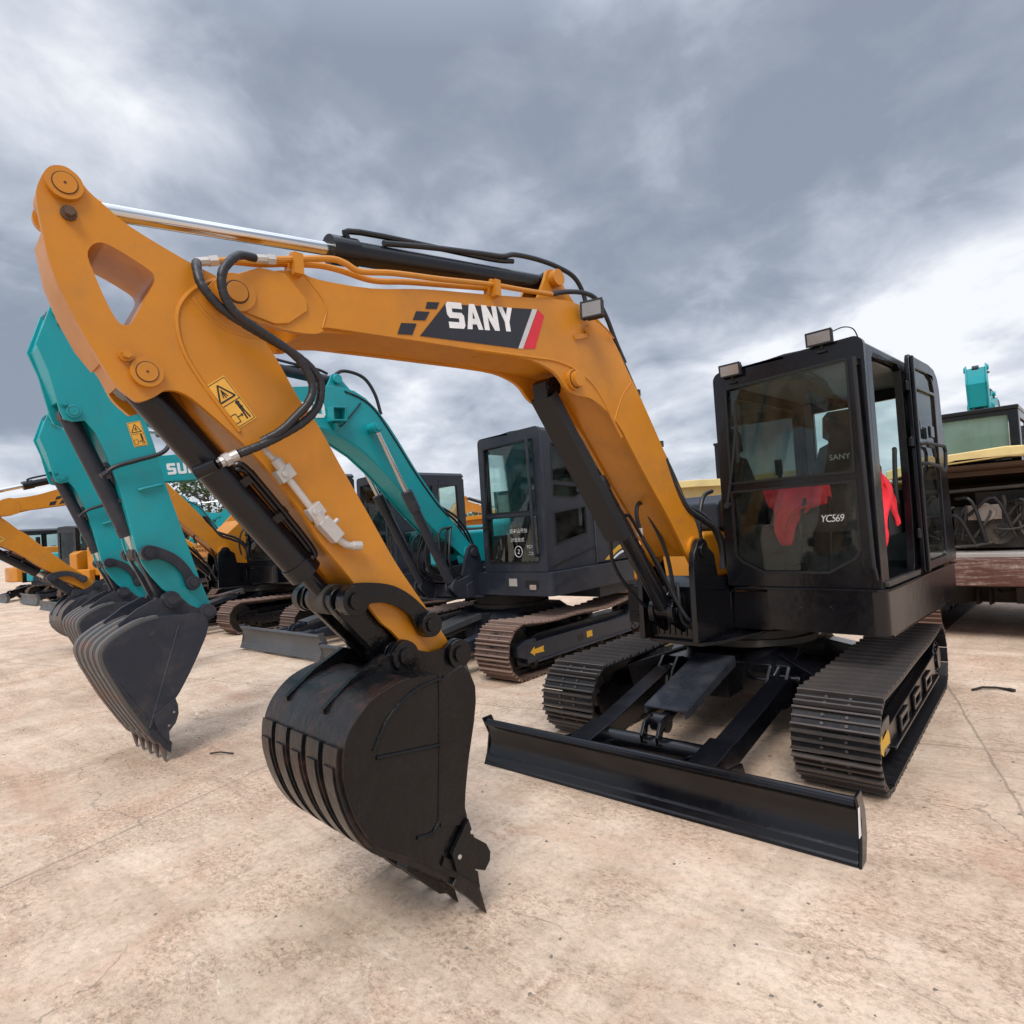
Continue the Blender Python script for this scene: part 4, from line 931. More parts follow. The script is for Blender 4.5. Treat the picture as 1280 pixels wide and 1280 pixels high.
    if not full:
        v = MB()
        for r0 in range(6):
            if r0 == 3: continue
            for q in range(8): v.beam((-1.22+q*.066, -.803, 1.05+r0*.075), (-1.20+q*.066, -.803, 1.10+r0*.075), .022, .006, up=(0, 1, 0))
        v.build('vent_slots', M['ink'], ho)
    tk = MB(); tk.prism([(.30, 1.43), (1.1, 1.43), (1.1, 1.66), (1.0, 1.73), (.42, 1.73), (.30, 1.66)], -.80, -.345); tk.build('tank_cover', M['grey_dark'], root, bevel=.03, seg=3, **kw)
    cw = MB(); cw.prism([(-1.03, 1.28), (1.05, 1.30), (1.05, 1.46), (.75, 1.60), (.3, 1.68), (-.3, 1.68), (-.75, 1.60), (-1.03, 1.46)], .70, 1.22, ax='z'); cw.build('counterweight', c['paint'], root, bevel=.04, seg=3, **kw)
    # cab
    if full:
        so = [[(-.305, 1.085), (.30, 1.085), (.335, 1.12), (.375, 1.5), (.385, 2.40), (.36, 2.50), (.30, 2.535), (-.26, 2.55), (-.305, 2.50)], [(.60, 1.15), (1.05, 1.15), (1.10, 1.5), (1.10, 2.30), (1.02, 2.42), (.60, 2.42)]]
        cb = cab(root, rz, c, .07, 1.075, -.46, 1.2, 1.038, 2.625, dict(mid=1.745, side_holes=so, open=(0,)))
        # door folded back against the side
        dr = MB(); ol = [(.40, 1.062), (1.40, 1.062), (1.415, 1.12), (1.34, 1.735), (1.285, 2.45), (1.24, 2.54), (1.15, 2.595), (.98, 2.615), (.42, 2.615), (.40, 2.58)]
        wn = [(.525, 1.13), (1.07, 1.13), (1.09, 1.16), (1.09, 2.42), (1.05, 2.50), (.96, 2.53), (.55, 2.53), (.525, 2.50)]
        dr.prism(ol, 1.094, 1.126, [wn]); dr.prism([(.40, 1.062), (.44, 1.062), (.44, 2.60), (.40, 2.60)], 1.126, 1.150)
        dr.prism([(.52, 2.375), (1.095, 2.375), (1.095, 2.40), (.52, 2.40)], 1.096, 1.130)
        for z in (1.3, 1.95, 2.35): dr.cyl((1.105, .37, z), (1.105, .37, z+.07), .018, n=12)
        dr.box(1.126, 1.148, .46, .52, 2.07, 2.14); dr.box(1.126, 1.146, .78, .90, 2.03, 2.12)
        do = dr.build('cab_door', c['cab'], root, bevel=.008, seg=2, **kw)
        p = MB(); p.prism(off_poly(wn, -.012), 1.106, 1.111); p.build('door_window', M['glass_door'], do)
        hh = MB(); hh.tube([(1.128, .44, 1.965), (1.175, .47, 1.97), (1.175, 1.02, 1.97), (1.175, 1.06, 1.93), (1.175, 1.03, 1.81), (1.175, .97, 1.775), (1.175, .80, 1.81), (1.175, .48, 1.825), (1.128, .44, 1.83)], .013, 8)
        hh.tube([(1.175, .50, 1.95), (1.175, .66, 1.945), (1.175, .70, 1.88)], .011, 8); hh.build('door_handle', M['dark'], do)
        gb = MB(); gb.tube([(.99, .40, 1.95), (1.0, .36, 1.93), (1.0, .34, 1.85), (1.0, .30, 1.60), (1.0, .33, 1.56)], .016, 10, 4); gb.build('grab_bar', M['dark'], cb)
        gr = MB(); gr.tube([(1.03, -.475, 2.44), (1.03, -.505, 2.46), (1.03, -.512, 2.38), (1.045, -.512, 1.30), (1.05, -.50, 1.16), (1.05, -.475, 1.10)], .014, 10, 3); gr.build('grab_bar', M['dark'], cb)
        lamp(cb, .835, -.50, 2.655, .155, .085, R(4)); lamp(cb, .225, -.50, 2.585, .15, .085, R(4))
        wr = MB(); wr.tube([(.90, -.44, 2.69), (.95, -.38, 2.715), (.99, -.32, 2.70), (1.0, -.25, 2.63)], .004, 6, 4); wr.build('cable', M['rubber'], cb)
        st = MB(); st.prism([(-.40, 1.045), (.36, 1.045), (.36, 1.075), (-.40, 1.075)], 1.03, 1.10); st.build('door_sill', M['grime'], cb, bevel=.004)
        # chalked number on the glass
        text_mesh('chalk_number', 'YC569', .068, M['white'], cb, Matrix(((1, 0, 0, .735), (0, 0, 1, -.4395), (0, 1, 0, 1.468), (0, 0, 0, 1))), bold=-.016, space=.84, extrude=.0004, shear=.2, xs=.86)
        text_mesh('seat_lettering', 'SANY', .062, M['decal_grey'], cb, Matrix(((1, 0, 0, .50), (0, 0, 1, .535), (0, 1, 0, 1.93), (0, 0, 0, 1))), bold=.01, extrude=.0008)
        # rails under the window
    else:
        so = [[(-.33, 1.60), (.30, 1.60), (.30, 2.42), (-.30, 2.45)], [(-.33, 1.15), (.30, 1.15), (.30, 1.52), (-.33, 1.52)], [(.45, 1.5), (1.05, 1.5), (1.0, 2.42), (.45, 2.42)]]
        cb = cab(root, rz, c, .07, 1.075, -.46, 1.2, 1.038, 2.625, dict(mid=1.72, side_holes=so, one_frame=True))
    # name plate and warning sticker
    logo(boom, fb, SMAIN['bx'][1]+.0005)
    warning_sticker(arm, fa, .0005, [(-3.984, 2.129), (-3.913, 2.181), (-3.807, 2.038), (-3.881, 1.988)])
    return root, fb, fa, fk, boom, arm, bk, cb

SMAIN['arm_weld'] = [(-3.86, 2.535), (-3.93, 2.515), (-4.00, 2.465), (-4.045, 2.40), (-4.055, 2.33), (-4.04, 2.25), (-4.00, 2.17), (-3.94, 2.08), (-3.87, 1.985)]
SMAIN['arm_weld2'] = [(-4.00, 2.44), (-3.96, 2.39), (-3.90, 2.35), (-3.82, 2.335), (-3.76, 2.34)]
SMAIN['bseam'] = [[(-3.243, 1.02), (-3.262, .751), (-3.292, .46)], [(-3.262, .748), (-3.40, .765), (-3.55, .785)], [(-3.25, 1.0), (-3.34, .99), (-3.42, .96), (-3.50, .90), (-3.56, .81)], [(-3.292, .46), (-3.33, .43), (-3.40, .44)]]
SMAIN['reinf'] = [(-3.292, .44), (-3.262, .751), (-3.243, 1.0)]
SMAIN['adapter'] = [(-3.36, .248), (-3.205, .085), (-3.135, .058), (-3.108, .15), (-3.16, .20), (-3.33, .30)]
SMAIN['bolts'] = [(-3.155, .375), (-3.225, .305)]
SMAIN['plate'] = (18, 60); SMAIN['strap'] = (6, 42)

# ---------------------------------------------------------------- the main machine
cm = dict(paint=M['orange'], base=M['black'], cab=M['black'], frame=M['black'], gear=M['bucket_black'], bucket=M['bucket_black'], cyl=M['cyl_black'],
          shoe=M['shoe'], grouser=M['grouser'], blade=M['black'], strap=M['ribs_black'], tooth=M['ribs_black'])
UY = -.08
main, fb, fa, fk, boom, arm, bk, cb = build_compact((0, 1.3, 0), 0, UY, cm)
main.name = 'excavator'
tag(main, 'largest orange excavator in front, with black cab, folded-open door and glossy black bucket', 'excavator', 'excavators parked in the front row')
# extras of the main machine: steel pipes on the boom, spiral hoses, valve, lamp
p = MB(); Z = 0
p.tube([(.0, -3.925, 2.585), (.0, -3.86, 2.60), (.0, -3.764, 2.615), (.0, -3.659, 2.642), (.0, -3.529, 2.668), (.0, -3.43, 2.672), (.0, -3.28, 2.665), (.0, -3.097, 2.70), (.0, -2.864, 2.738), (0, -2.578, 2.785)], .013, 10, 5)
p.tube([(.045, -3.738, 2.622), (.045, -3.686, 2.635), (.045, -3.501, 2.685), (.045, -3.433, 2.685), (.045, -3.363, 2.668), (.045, -3.2, 2.70), (.045, -2.936, 2.735), (.045, -2.634, 2.780), (.04, -2.408, 2.805), (.03, -2.154, 2.838)], .013, 10, 5)
for y, z in ((-3.64, 2.635), (-2.60, 2.775)): p.box(-.02, .07, y-.018, y+.018, z-.05, z+.03); p.cyl((.02, y, z+.02), (.02, y, z+.045), .012, n=6)
p.build('hydraulic_pipe', M['orange'], boom)
p = MB()
for a_, b_ in (((.045, -3.738, 2.622), (.05, -3.80, 2.608)), ((.0, -3.925, 2.585), (.0, -3.985, 2.565))):
    p.cyl(a_, b_, .016, n=8); v = Vector(b_)-Vector(a_); p.cyl(Vector(a_)-v*.2, Vector(a_)+v*.3, .020, n=6)
p.build('pipe_fitting', M['pale_metal'], boom)
def spiral(name, pts, r, parent, wrap=1.15):
    P = [Vector(q) for q in catmull(pts, 10)]; rr = []; L_ = 0
    Q = [P[0]]
    dense = []
    for a, b in zip(P, P[1:]):
        n = max(1, int((b-a).length/.004))
        for i in range(n): dense.append(a.lerp(b, i/n))
    for i, q in enumerate(dense): rr.append(r*(.98 if (i % 7) == 0 else 1.08))
    m = MB(); m.tube(dense, rr, 10); return m.build(name, M['rubber'], parent, angle=60)
H1 = [(.055, -3.80, 2.608), (.075, -3.86, 2.595), (.10, -3.90, 2.560), (.11, -3.935, 2.51), (.11, -3.942, 2.453), (.11, -3.926, 2.403), (.11, -3.892, 2.364), (.11, -3.84, 2.335), (.11, -3.771, 2.299), (.11, -3.707, 2.261), (.11, -3.659, 2.21), (.11, -3.637, 2.146), (.11, -3.658, 2.086), (.10, -3.705, 2.032), (.09, -3.758, 1.98), (.06, -3.82, 1.94)]
H2 = [(.01, -3.985, 2.560), (.05, -4.0, 2.53), (.08, -4.0, 2.465), (.09, -3.973, 2.418), (.09, -3.932, 2.381), (.09, -3.866, 2.346), (.09, -3.79, 2.312), (.09, -3.709, 2.276), (.09, -3.643, 2.236), (.09, -3.597, 2.182), (.09, -3.596, 2.123), (.09, -3.618, 2.07), (.09, -3.674, 2.015), (.08, -3.745, 1.97), (.07, -3.812, 1.934), (.05, -3.90, 1.895)]
spiral('hydraulic_hose', H1, .0145, boom); spiral('hydraulic_hose', H2, .0145, boom)
p = MB()
p.cyl((.05, -3.90, 1.895), (.035, -3.965, 1.862), .017, n=10); p.cyl((.043, -3.93, 1.880), (.04, -3.942, 1.873), .022, n=6)
p.cyl((.01, -3.985, 2.563), (.07, -4.0, 2.49), .014, n=10)
p.mat(M['cyl_black']); p.cyl((.035, -3.965, 1.862), (-.01, -4.02, 1.835), .024, n=12); p.mats.insert(0, M['pale_metal']) if False else None
o = p.build('hose_fitting', None, arm)
o.data.materials.clear(); o.data.materials.append(M['cyl_black'])
p = MB(); p.cyl((.05, -3.90, 1.895), (.038, -3.955, 1.867), .0185, n=10); p.cyl((.043, -3.925, 1.883), (.04, -3.942, 1.873), .024, n=6); p.build('hose_fitting', M['pale_metal'], arm)
# shut-off valve on the side of the arm
p = MB()
p.tube([(.07, -3.81, 1.94), (.035, -3.795, 1.915), (.03, -3.775, 1.895), (.03, -3.745, 1.865)], .011, 8, 4)
p.cyl((.03, -3.760, 1.885), (.03, -3.735, 1.848), .020, n=8)
p.beam((.025, -3.752, 1.815), (.025, -3.700, 1.850), .05, .042, up=(1, 0, 0)); p.cyl((.045, -3.735, 1.828), (.055, -3.735, 1.828), .011, n=8)
p.cyl((.03, -3.735, 1.842), (.03, -3.61, 1.672), .014, n=10)
p.beam((.025, -3.640, 1.672), (.025, -3.590, 1.707), .05, .04, up=(1, 0, 0)); p.cyl((.045, -3.625, 1.685), (.055, -3.625, 1.685), .011, n=8)
p.cyl((.03, -3.618, 1.685), (.03, -3.59, 1.645), .026, n=8)
p.beam((.03, -3.595, 1.655), (.03, -3.530, 1.580), .052, .048, up=(1, 0, 0)); p.cyl((.03, -3.55, 1.635), (.03, -3.525, 1.655), .010, n=8)
p.tube([(.03, -3.532, 1.582), (.03, -3.505, 1.560), (.03, -3.485, 1.550), (.03, -3.455, 1.546)], .015, 10, 4)
p.cyl((.03, -3.47, 1.548), (.03, -3.43, 1.545), .019, n=8)
p.build('shut_off_valve', M['pale_metal'], arm, bevel=.002)
# octagonal cover at the boom tip
p = MB(); p.prism([(-3.885, 2.53), (-3.78, 2.585), (-3.68, 2.585), (-3.60, 2.50), (-3.60, 2.46), (-3.68, 2.395), (-3.73, 2.385), (-3.87, 2.415), (-3.93, 2.455)], .030, .040); p.build('tip_plate', M['orange'], boom, bevel=.006)
# black hoses running over the arm cylinder
p = MB()
p.tube([(-.09, -3.15, 2.895), (-.09, -2.90, 2.945), (-.09, -2.55, 3.005), (-.09, -2.40, 3.03), (-.09, -2.30, 3.065), (-.09, -2.12, 3.085), (-.09, -1.95, 3.085), (-.09, -1.80, 3.06), (-.09, -1.72, 2.98), (-.08, -1.70, 2.86), (-.06, -1.68, 2.76)], .014, 10, 6)
p.tube([(.02, -2.15, 2.842), (.02, -2.02, 2.885), (.02, -1.85, 2.915), (.01, -1.72, 2.905), (.0, -1.62, 2.82), (.0, -1.54, 2.68), (.0, -1.46, 2.56)], .014, 10, 6)
p.build('hydraulic_hose', M['rubber'], boom)
p = MB(); p.tube([(.0, -1.52, 2.62), (.0, -1.38, 2.42), (.0, -1.15, 2.08), (.01, -1.0, 1.86), (.02, -.90, 1.68)], .012, 8, 4)
for y, z in ((-1.35, 2.37), (-1.12, 2.05)): p.box(-.02, .02, y-.012, y+.012, z-.01, z+.03)
p.build('hydraulic_pipe', M['grime'], boom)
lamp(boom, .125, -1.93, 2.775, .125, .095, R(-4), yaw=R(20), name='boom_lamp', stem=False)
p = MB(); p.beam((.06, -1.90, 2.70), (.035, -1.86, 2.655), .02, .02); p.beam((.04, -1.86, 2.66), (.034, -1.99, 2.625), .012, .025); p.tube([(.08, -1.86, 2.75), (.06, -1.72, 2.72), (.04, -1.62, 2.68)], .005, 6, 3); p.build('lamp_bracket', M['orange'], boom)
# yellow direction arrow and white label
ctr = [ch for ch in main.children if ch.name.startswith('track_frame')]
p = MB(); y, z, s = -1.00, .245, 1.0
p.prism([(y-.15, z), (y-.06, z+.055), (y-.065, z+.025), (y+.10, z+.045), (y+.13, z+.005), (y+.12, z-.035), (y-.03, z-.025), (y-.06, z-.055)], 1.068, 1.071)
p.build('direction_arrow', M['arrow'], ctr[-1])
p = MB(); p.prism([(-1.945, .14), (-1.91, .14), (-1.90, .26), (-1.925, .26)], 1.130, 1.132)
bl = [ch for ch in main.children if ch.name.startswith('dozer_blade')][0]; p.build('label', M['white'], bl)
# long torn paper strips seen on the track and frame
# ---------------------------------------------------------------- red jackets
def cloth(name, rows, loc, rz, depth_axis, amp, label, cat, seed=0):
    """rows: list of (left xyz, right xyz); a thin cloth lofted between them with folds"""
    m = MB(); n = 18; g = []; rnd = random.Random(seed); ph = rnd.random()*6
    R_ = [catmull([r[0] for r in rows], 5), catmull([r[1] for r in rows], 5)]
    for j, (a, b) in enumerate(zip(*R_)):
        row = []
        for i in range(n+1):
            t = i/n; q = a.lerp(b, t); f = amp*(math.sin(t*11+ph+j*.12)+.5*math.sin(t*23+j*.3+ph*2)+.4*math.sin(j*.55+t*4))
            q = q+Vector(depth_axis)*f; row.append(q)
        g.append(row)
    for s_ in (0, 1):
        idx = [[m._v(q+Vector(depth_axis)*(.008*s_)) for q in row] for row in g]
        for j in range(len(g)-1):
            for i in range(n): m._f((idx[j][i], idx[j][i+1], idx[j+1][i+1], idx[j+1][i]))
    o = m.build(name, M['red'], None, angle=70); o.location = loc; o.rotation_euler.z = rz
    tag(o, label, cat); return o
mul = (0, 1.3, 0)
cloth('jacket', [((.20, -.10, 1.735), (.66, .02, 1.745)), ((.24, -.13, 1.68), (.665, -.02, 1.69)), ((.27, -.13, 1.60), (.67, -.05, 1.60)), ((.30, -.12, 1.55), (.54, -.06, 1.56)), ((.30, -.12, 1.44), (.44, -.08, 1.46)), ((.315, -.11, 1.36), (.415, -.08, 1.36)), ((.35, -.10, 1.30), (.40, -.08, 1.30))], mul, UY, (0, 1, 0), .022,
      'red jacket draped over the levers behind the windscreen of the black cab', 'jacket', 3)
cloth('cloth', [((.96, -.10, 1.80), (.98, -.02, 1.80)), ((.965, -.14, 1.66), (.985, .12, 1.72)), ((.965, -.13, 1.52), (.985, .22, 1.60)), ((.965, -.12, 1.40), (.985, .06, 1.45)), ((.965, -.08, 1.32), (.985, .01, 1.34)), ((.965, -.04, 1.26), (.985, -.01, 1.27))], mul, UY, (1, 0, 0), .02,
      'red cloth hanging in the open doorway of the black cab', 'cloth', 5)
cloth('cloth', [((.985, .05, 1.70), (.995, .12, 1.70)), ((.985, .12, 1.62), (.995, .22, 1.62)), ((.985, .17, 1.52), (.995, .28, 1.54)), ((.985, .24, 1.44), (.995, .31, 1.47)), ((.985, .29, 1.39), (.995, .32, 1.41))], mul, UY, (1, 0, 0), .008,
      'thin red sleeve falling beside the rear edge of the cab doorway', 'cloth', 8)

# ================================================================ TEAL MACHINES (two boom cylinders)
STEAL = dict(
    cx=-.15, bx=(-.31, .01), ax=(-.29, .0), foot=(-.70, 1.30), twin=True,
    boom=[(-4.26, 2.78), (-4.20, 2.84), (-4.05, 2.86), (-3.4, 2.93), (-2.739, 3.035), (-2.444, 3.079), (-2.325, 3.075), (-2.184, 3.060), (-2.05, 3.00), (-1.918, 2.90), (-1.78, 2.75), (-1.667, 2.60), (-1.444, 2.281), (-1.162, 1.94), (-.727, 1.45)]
         + arc(-.70, 1.30, .10, 60, -120, 8) + [(-.95, 1.38), (-1.157, 1.535), (-1.443, 1.80), (-1.636, 2.00), (-1.894, 2.25), (-2.105, 2.419), (-2.328, 2.544), (-2.559, 2.63), (-2.75, 2.64), (-3.2, 2.60), (-3.7, 2.56), (-3.95, 2.58), (-4.15, 2.66), (-4.26, 2.71)],
    boom_body=[(-3.9, 2.85), (-3.4, 2.92), (-2.739, 3.024), (-2.444, 3.068), (-2.184, 3.048), (-2.05, 2.988), (-1.918, 2.888), (-1.78, 2.738), (-1.677, 2.60), (-1.454, 2.275), (-1.172, 1.934), (-.76, 1.46), (-.74, 1.27), (-.93, 1.40), (-1.147, 1.548), (-1.433, 1.812), (-1.626, 2.012), (-1.884, 2.262), (-2.098, 2.430), (-2.322, 2.556), (-2.555, 2.642), (-2.75, 2.652), (-3.2, 2.612), (-3.9, 2.585)],
    crease=[(-3.0, 2.655), (-2.75, 2.66), (-2.56, 2.65), (-2.33, 2.57), (-2.10, 2.44), (-1.90, 2.27), (-1.65, 2.03)],
    tip=(-4.19, 2.745), boom_pin=(-2.019, 2.68), top_pin=(-2.344, 3.167),
    arm=[(-4.70, 3.36), (-4.665, 3.40), (-4.62, 3.385), (-4.556, 3.20), (-4.334, 2.90), (-4.20, 2.78), (-4.13, 2.628), (-4.07, 2.413), (-4.011, 2.146), (-3.974, 2.004), (-3.862, 1.615), (-3.783, 1.324), (-3.70, 1.08), (-3.72, 1.02), (-3.77, 1.01), (-3.83, 1.07), (-3.90, 1.13), (-3.98, 1.20), (-4.07, 1.28), (-4.14, 1.38), (-4.197, 1.48), (-4.234, 1.60), (-4.28, 1.86), (-4.33, 2.10), (-4.392, 2.31), (-4.463, 2.48), (-4.522, 2.56), (-4.60, 2.545), (-4.65, 2.56), (-4.671, 2.62), (-4.73, 2.907), (-4.79, 3.08)],
    arm_body=[(-4.685, 3.34), (-4.63, 3.35), (-4.57, 3.19), (-4.52, 3.12), (-4.33, 2.88), (-4.21, 2.76), (-4.14, 2.62), (-4.08, 2.405), (-4.021, 2.14), (-3.984, 2.0), (-3.872, 1.61), (-3.793, 1.32), (-3.74, 1.13), (-3.80, 1.10), (-3.89, 1.14), (-3.97, 1.215), (-4.06, 1.295), (-4.13, 1.39), (-4.187, 1.485), (-4.224, 1.605), (-4.27, 1.865), (-4.32, 2.105), (-4.382, 2.315), (-4.45, 2.60), (-4.56, 2.70), (-4.66, 2.70), (-4.72, 2.91), (-4.77, 3.07)],
    arm_pin=(-4.645, 3.33), bcyl_pin=(-4.591, 2.619), P=(-4.175, 1.565), Q=(-3.858, 1.304), Rp=(-4.021, 1.19), K=(-3.755, 1.055),
    bkx=(-.51, .165),
    bucket=[(-3.90, 1.075), (-3.85, 1.06), (-3.815, 1.02), (-3.806, .96), (-3.83, .88), (-3.90, .74), (-3.968, .617), (-4.04, .50), (-4.084, .445), (-4.075, .36), (-4.10, .28), (-4.151, .228), (-4.15, .14)],
    back=[(-4.15, .10), (-4.206, .16), (-4.26, .26), (-4.321, .37), (-4.39, .50), (-4.462, .66), (-4.505, .76), (-4.528, .85), (-4.520, .90), (-4.49, .94), (-4.425, .985), (-4.36, 1.02), (-4.285, 1.05), (-4.18, 1.07), (-4.094, 1.075), (-4.0, 1.075)],
    cutter=[(-4.084, .46), (-4.068, .40), (-4.068, .34), (-4.09, .28), (-4.14, .225), (-4.14, .13), (-4.22, .26), (-4.24, .36)],
    lip=[(-4.13, .06), (-4.27, .24), (-4.25, .28), (-4.12, .14)],
    tooth=[(-4.20, .17), (-4.157, -.005), (-4.145, .15), (-4.165, .20)],
    reinf=[(-4.25, .30), (-4.015, 1.0)], bolts=[(-4.10, .36), (-4.14, .27)], strap=(4, 54), acyl=.52,
    bseam=[[(-4.02, 1.0), (-4.26, .28)], [(-4.28, .36), (-4.44, .64)]],
)
def build_teal(loc, rz_root, rz, c, pose=None):
    root = empty('excavator', loc, rz_root)
    S = dict(xc=.92, w=.46, y0=-1.40, y1=1.45, h=.60, sag=.055, n=44, shoe=c['shoe'], grouser=c['grouser'], frame=c['frame'], shoes=True,
             yb=-2.04, zb=.03, hb=.34, wb=1.15, blade_mat=c['blade'], ring_top=.76, guard=c['blade'])
    undercarriage(root, S); blade(root, S); kw = dict(rz=rz)
    fb, fa, fk, boom, arm, bk = gear(root, STEAL, rz, c, pose, detail=1)
    for o in root.children:
        if o.name.startswith('track_frame'):
            pass
    # decals on the near track frame
    tf = [o for o in root.children if o.name.startswith('track_frame')][-1]
    x = .92+.46/2-.035
    d = MB(); d.prism([(-1.05, .16), (1.0, .14), (1.0, .34), (-.2, .36), (-1.05, .36)], x-.02, x); d.build('side_plate', c['frame'], tf, bevel=.006)
    d = MB(); y, z = -.88, .265; d.prism([(y-.13, z), (y-.06, z+.05), (y-.06, z+.022), (y+.10, z+.032), (y+.085, z), (y+.10, z-.03), (y-.06, z-.022), (y-.06, z-.045)], x+.001, x+.003)
    d.build('direction_arrow', M['arrow'], tf); d = MB(); d.prism([(.02, .235), (.13, .235), (.13, .305), (.02, .305)], x+.001, x+.003); d.build('frame_marker', M['arrow'], tf)
    d = MB(); d.prism([(-.16, .225), (-.05, .225), (-.05, .295), (-.16, .295)], x+.001, x+.003); d.build('frame_opening', M['seal'], tf)
    # base
    b = MB()
    b.prism([(-.14, -.64), (1.08, -.64)]+arc(1.10, -.55, .09, -90, 0, 5)+[(1.19, 1.2), (1.1, 1.7), (-1.1, 1.7), (-1.1, .2), (-.14, .1)], .795, 1.052, ax='z')
    b.prism([(-.75, -1.0), (-.1, -1.0), (.1, -.7), (.4, -.2), (.4, 1.), (-.75, 1.)], .765, .79, ax='z')
    b.tube([(.05, -.65, 1.05), (-.06, -.65, 1.05), (-.135, -.65, .99), (-.145, -.65, .80)], .02, 10, 3)
    b.prism([(-1.12, -.45), (-.55, -.45), (-.55, .9), (-1.12, .9)], .80, 1.1, ax='z')
    b.prism([(-1.05, .35), (1.12, .35), (1.12, 1.65), (-1.05, 1.65)], .66, .80, ax='z')
    b.build('base_frame', c['base'], root, bevel=.01, seg=3, **kw)
    br = MB(); plate = [(-.98, .78), (-.90, 1.05), (-.80, 1.30)]+arc(-.70, 1.30, .10, 150, 10, 8)+[(-.52, 1.05), (-.30, .95), (-.25, .78)]
    br.prism(plate, .035, .075); br.prism(plate, -.375, -.335); br.box(-.335, .035, -.85, -.3, .79, 1.1); br.cyl((.07, -.70, 1.30), (.10, -.70, 1.30), .05)
    for xx in (.12, -.42):
        for e in (-.05, .05): br.prism([(-1.16, .90)]+arc(-1.10, .95, .07, 190, 60, 5)+[(-.9, 1.05), (-.85, .80), (-1.05, .80)], xx+e-.015, xx+e+.015)
    br.prism([(-.95, .80), (-.85, .80), (-.85, .98), (-.95, .95)], -.5, .2)
    br.build('boom_bracket', c['base'], root, bevel=.006, **kw)
    for xx, sx in ((.10, 1), (-.40, -1)):
        T3 = Vector((xx, *fb((-2.019, 2.68)))); B3 = Vector((xx, -1.10, .95)); d = T3-B3
        cy = MB(); cy.cyl(B3+d*.03, B3+d*.60, .052, n=24); cy.cyl(B3+d*.50, B3+d*.62, .062, n=24); cy.cyl(B3-Vector((.04, 0, 0)), B3+Vector((.04, 0, 0)), .055)
        o = cy.build('boom_cylinder', c['cyl'], root, bevel=.004, **kw)
        r_ = MB(); r_.cyl(B3+d*.60, T3, .026, n=20); r_.build('rod', M['chrome'], o)
        e = MB(); e.cyl((xx-.045, T3.y, T3.z), (xx+.045, T3.y, T3.z), .055, n=24); e.cyl((xx+sx*.045, T3.y, T3.z), (xx+sx*.065, T3.y, T3.z), .035, n=16); e.cyl((0 if sx > 0 else -.3, T3.y, T3.z), (xx, T3.y, T3.z), .05, n=24); e.build('rod_eye', c['paint'], o)
    # hoses and valves in front of the base
    h = MB(); rnd = random.Random(4)
    h.box(-.34, .02, -1.02, -.82, .98, 1.16); h.box(-.26, -.08, -1.0, -.86, 1.30, 1.45)
    for i in range(15):
        x0 = -.40+i*.035; y0 = -1.0-rnd.random()*.18
        h.tube([(x0, -.80, .95), (x0+rnd.uniform(-.05, .05), y0-.05, 1.05+rnd.random()*.2), (x0+rnd.uniform(-.06, .06), y0-.05, 1.35+rnd.random()*.2), (x0+rnd.uniform(-.04, .04), -1.02, 1.62)], .013, 8, 4)
    h.build('hose_bundle', M['rubber'], root, **kw)
    h = MB()
    for i in range(4): h.tube([(-.20+i*.05, -1.12, 1.95-i*.02), (-.20+i*.05, -.80, 1.66+i*.02), (-.20+i*.05, -.62, 1.50), (-.20+i*.05, -.52, 1.25)], .014, 8, 5)
    h.build('hose_bundle', M['rubber'], root, **kw)
    h = MB(); h.tube([(-.10, -2.36, 3.20), (-.10, -2.22, 3.28), (-.08, -2.0, 3.24), (-.06, -1.88, 3.08), (-.05, -1.82, 2.86)], .018, 8, 6)
    h.tube([(.012, -2.30, 3.04), (.014, -2.1, 2.985), (.014, -1.93, 2.87), (.014, -1.70, 2.58), (.014, -1.47, 2.26), (.014, -1.2, 1.93), (.012, -1.0, 1.74)], .010, 8, 5)
    h.tube([(.02, -2.43, 2.68), (.022, -2.36, 2.69), (.02, -2.22, 2.83), (.02, -2.12, 2.94)], .007, 6, 3)
    h.tube([(-.15, -3.0, 3.22), (-.15, -2.7, 3.26), (-.15, -2.5, 3.27), (-.15, -2.38, 3.24)], .014, 8, 4)
    h.build('boom_hose', M['rubber'], boom)
    h = MB(); h.tube([(.03, -4.42, 2.17), (.05, -4.36, 2.22), (.06, -4.22, 2.27), (.06, -4.05, 2.33), (.05, -3.98, 2.40), (.03, -3.95, 2.50)], .017, 8, 6); h.tube([(.03, -4.45, 2.15), (.03, -4.41, 2.18)], .022, 6); h.build('arm_hose', M['rubber'], arm)
    # work lamp box on the boom side
    l = MB(); l.prism([(-2.52, 2.71), (-2.36, 2.72), (-2.36, 2.86), (-2.52, 2.85)], .012, .12, [[(-2.505, 2.725), (-2.375, 2.733), (-2.375, 2.847), (-2.505, 2.837)]])
    l.prism([(-2.37, 2.72), (-2.355, 2.72), (-2.355, 2.86), (-2.37, 2.86)], .012, .12); l.beam((.05, -2.46, 2.70), (.05, -2.44, 2.64), .05, .03); l.build('lamp_housing', c['paint'], boom, bevel=.003)
    # hood
    hd = MB(); hd.prism([(.25, 1.055), (1.68, 1.055), (1.68, 1.66), (1.5, 1.74), (.42, 1.74), (.25, 1.64)], -.62, 1.08); hd.prism([(-.35, 1.10), (1.4, 1.10), (1.4, 1.48), (1.3, 1.56), (-.2, 1.56), (-.35, 1.45)], -1.12, -.62)
    hd.build('engine_hood', c['hood'], root, bevel=.05, seg=4, **kw)
    # cab
    so = [[(-.42, 2.05), (.22, 2.02), (.22, 2.44), (-.40, 2.48)], [(-.42, 1.88), (.0, 1.86), (.16, 1.92), (.22, 1.99), (-.40, 2.02)], [(-.42, 1.34), (.20, 1.44), (.20, 1.76), (-.42, 1.70)], [(.34, 1.6), (.80, 1.62), (.78, 2.44), (.34, 2.44)]]
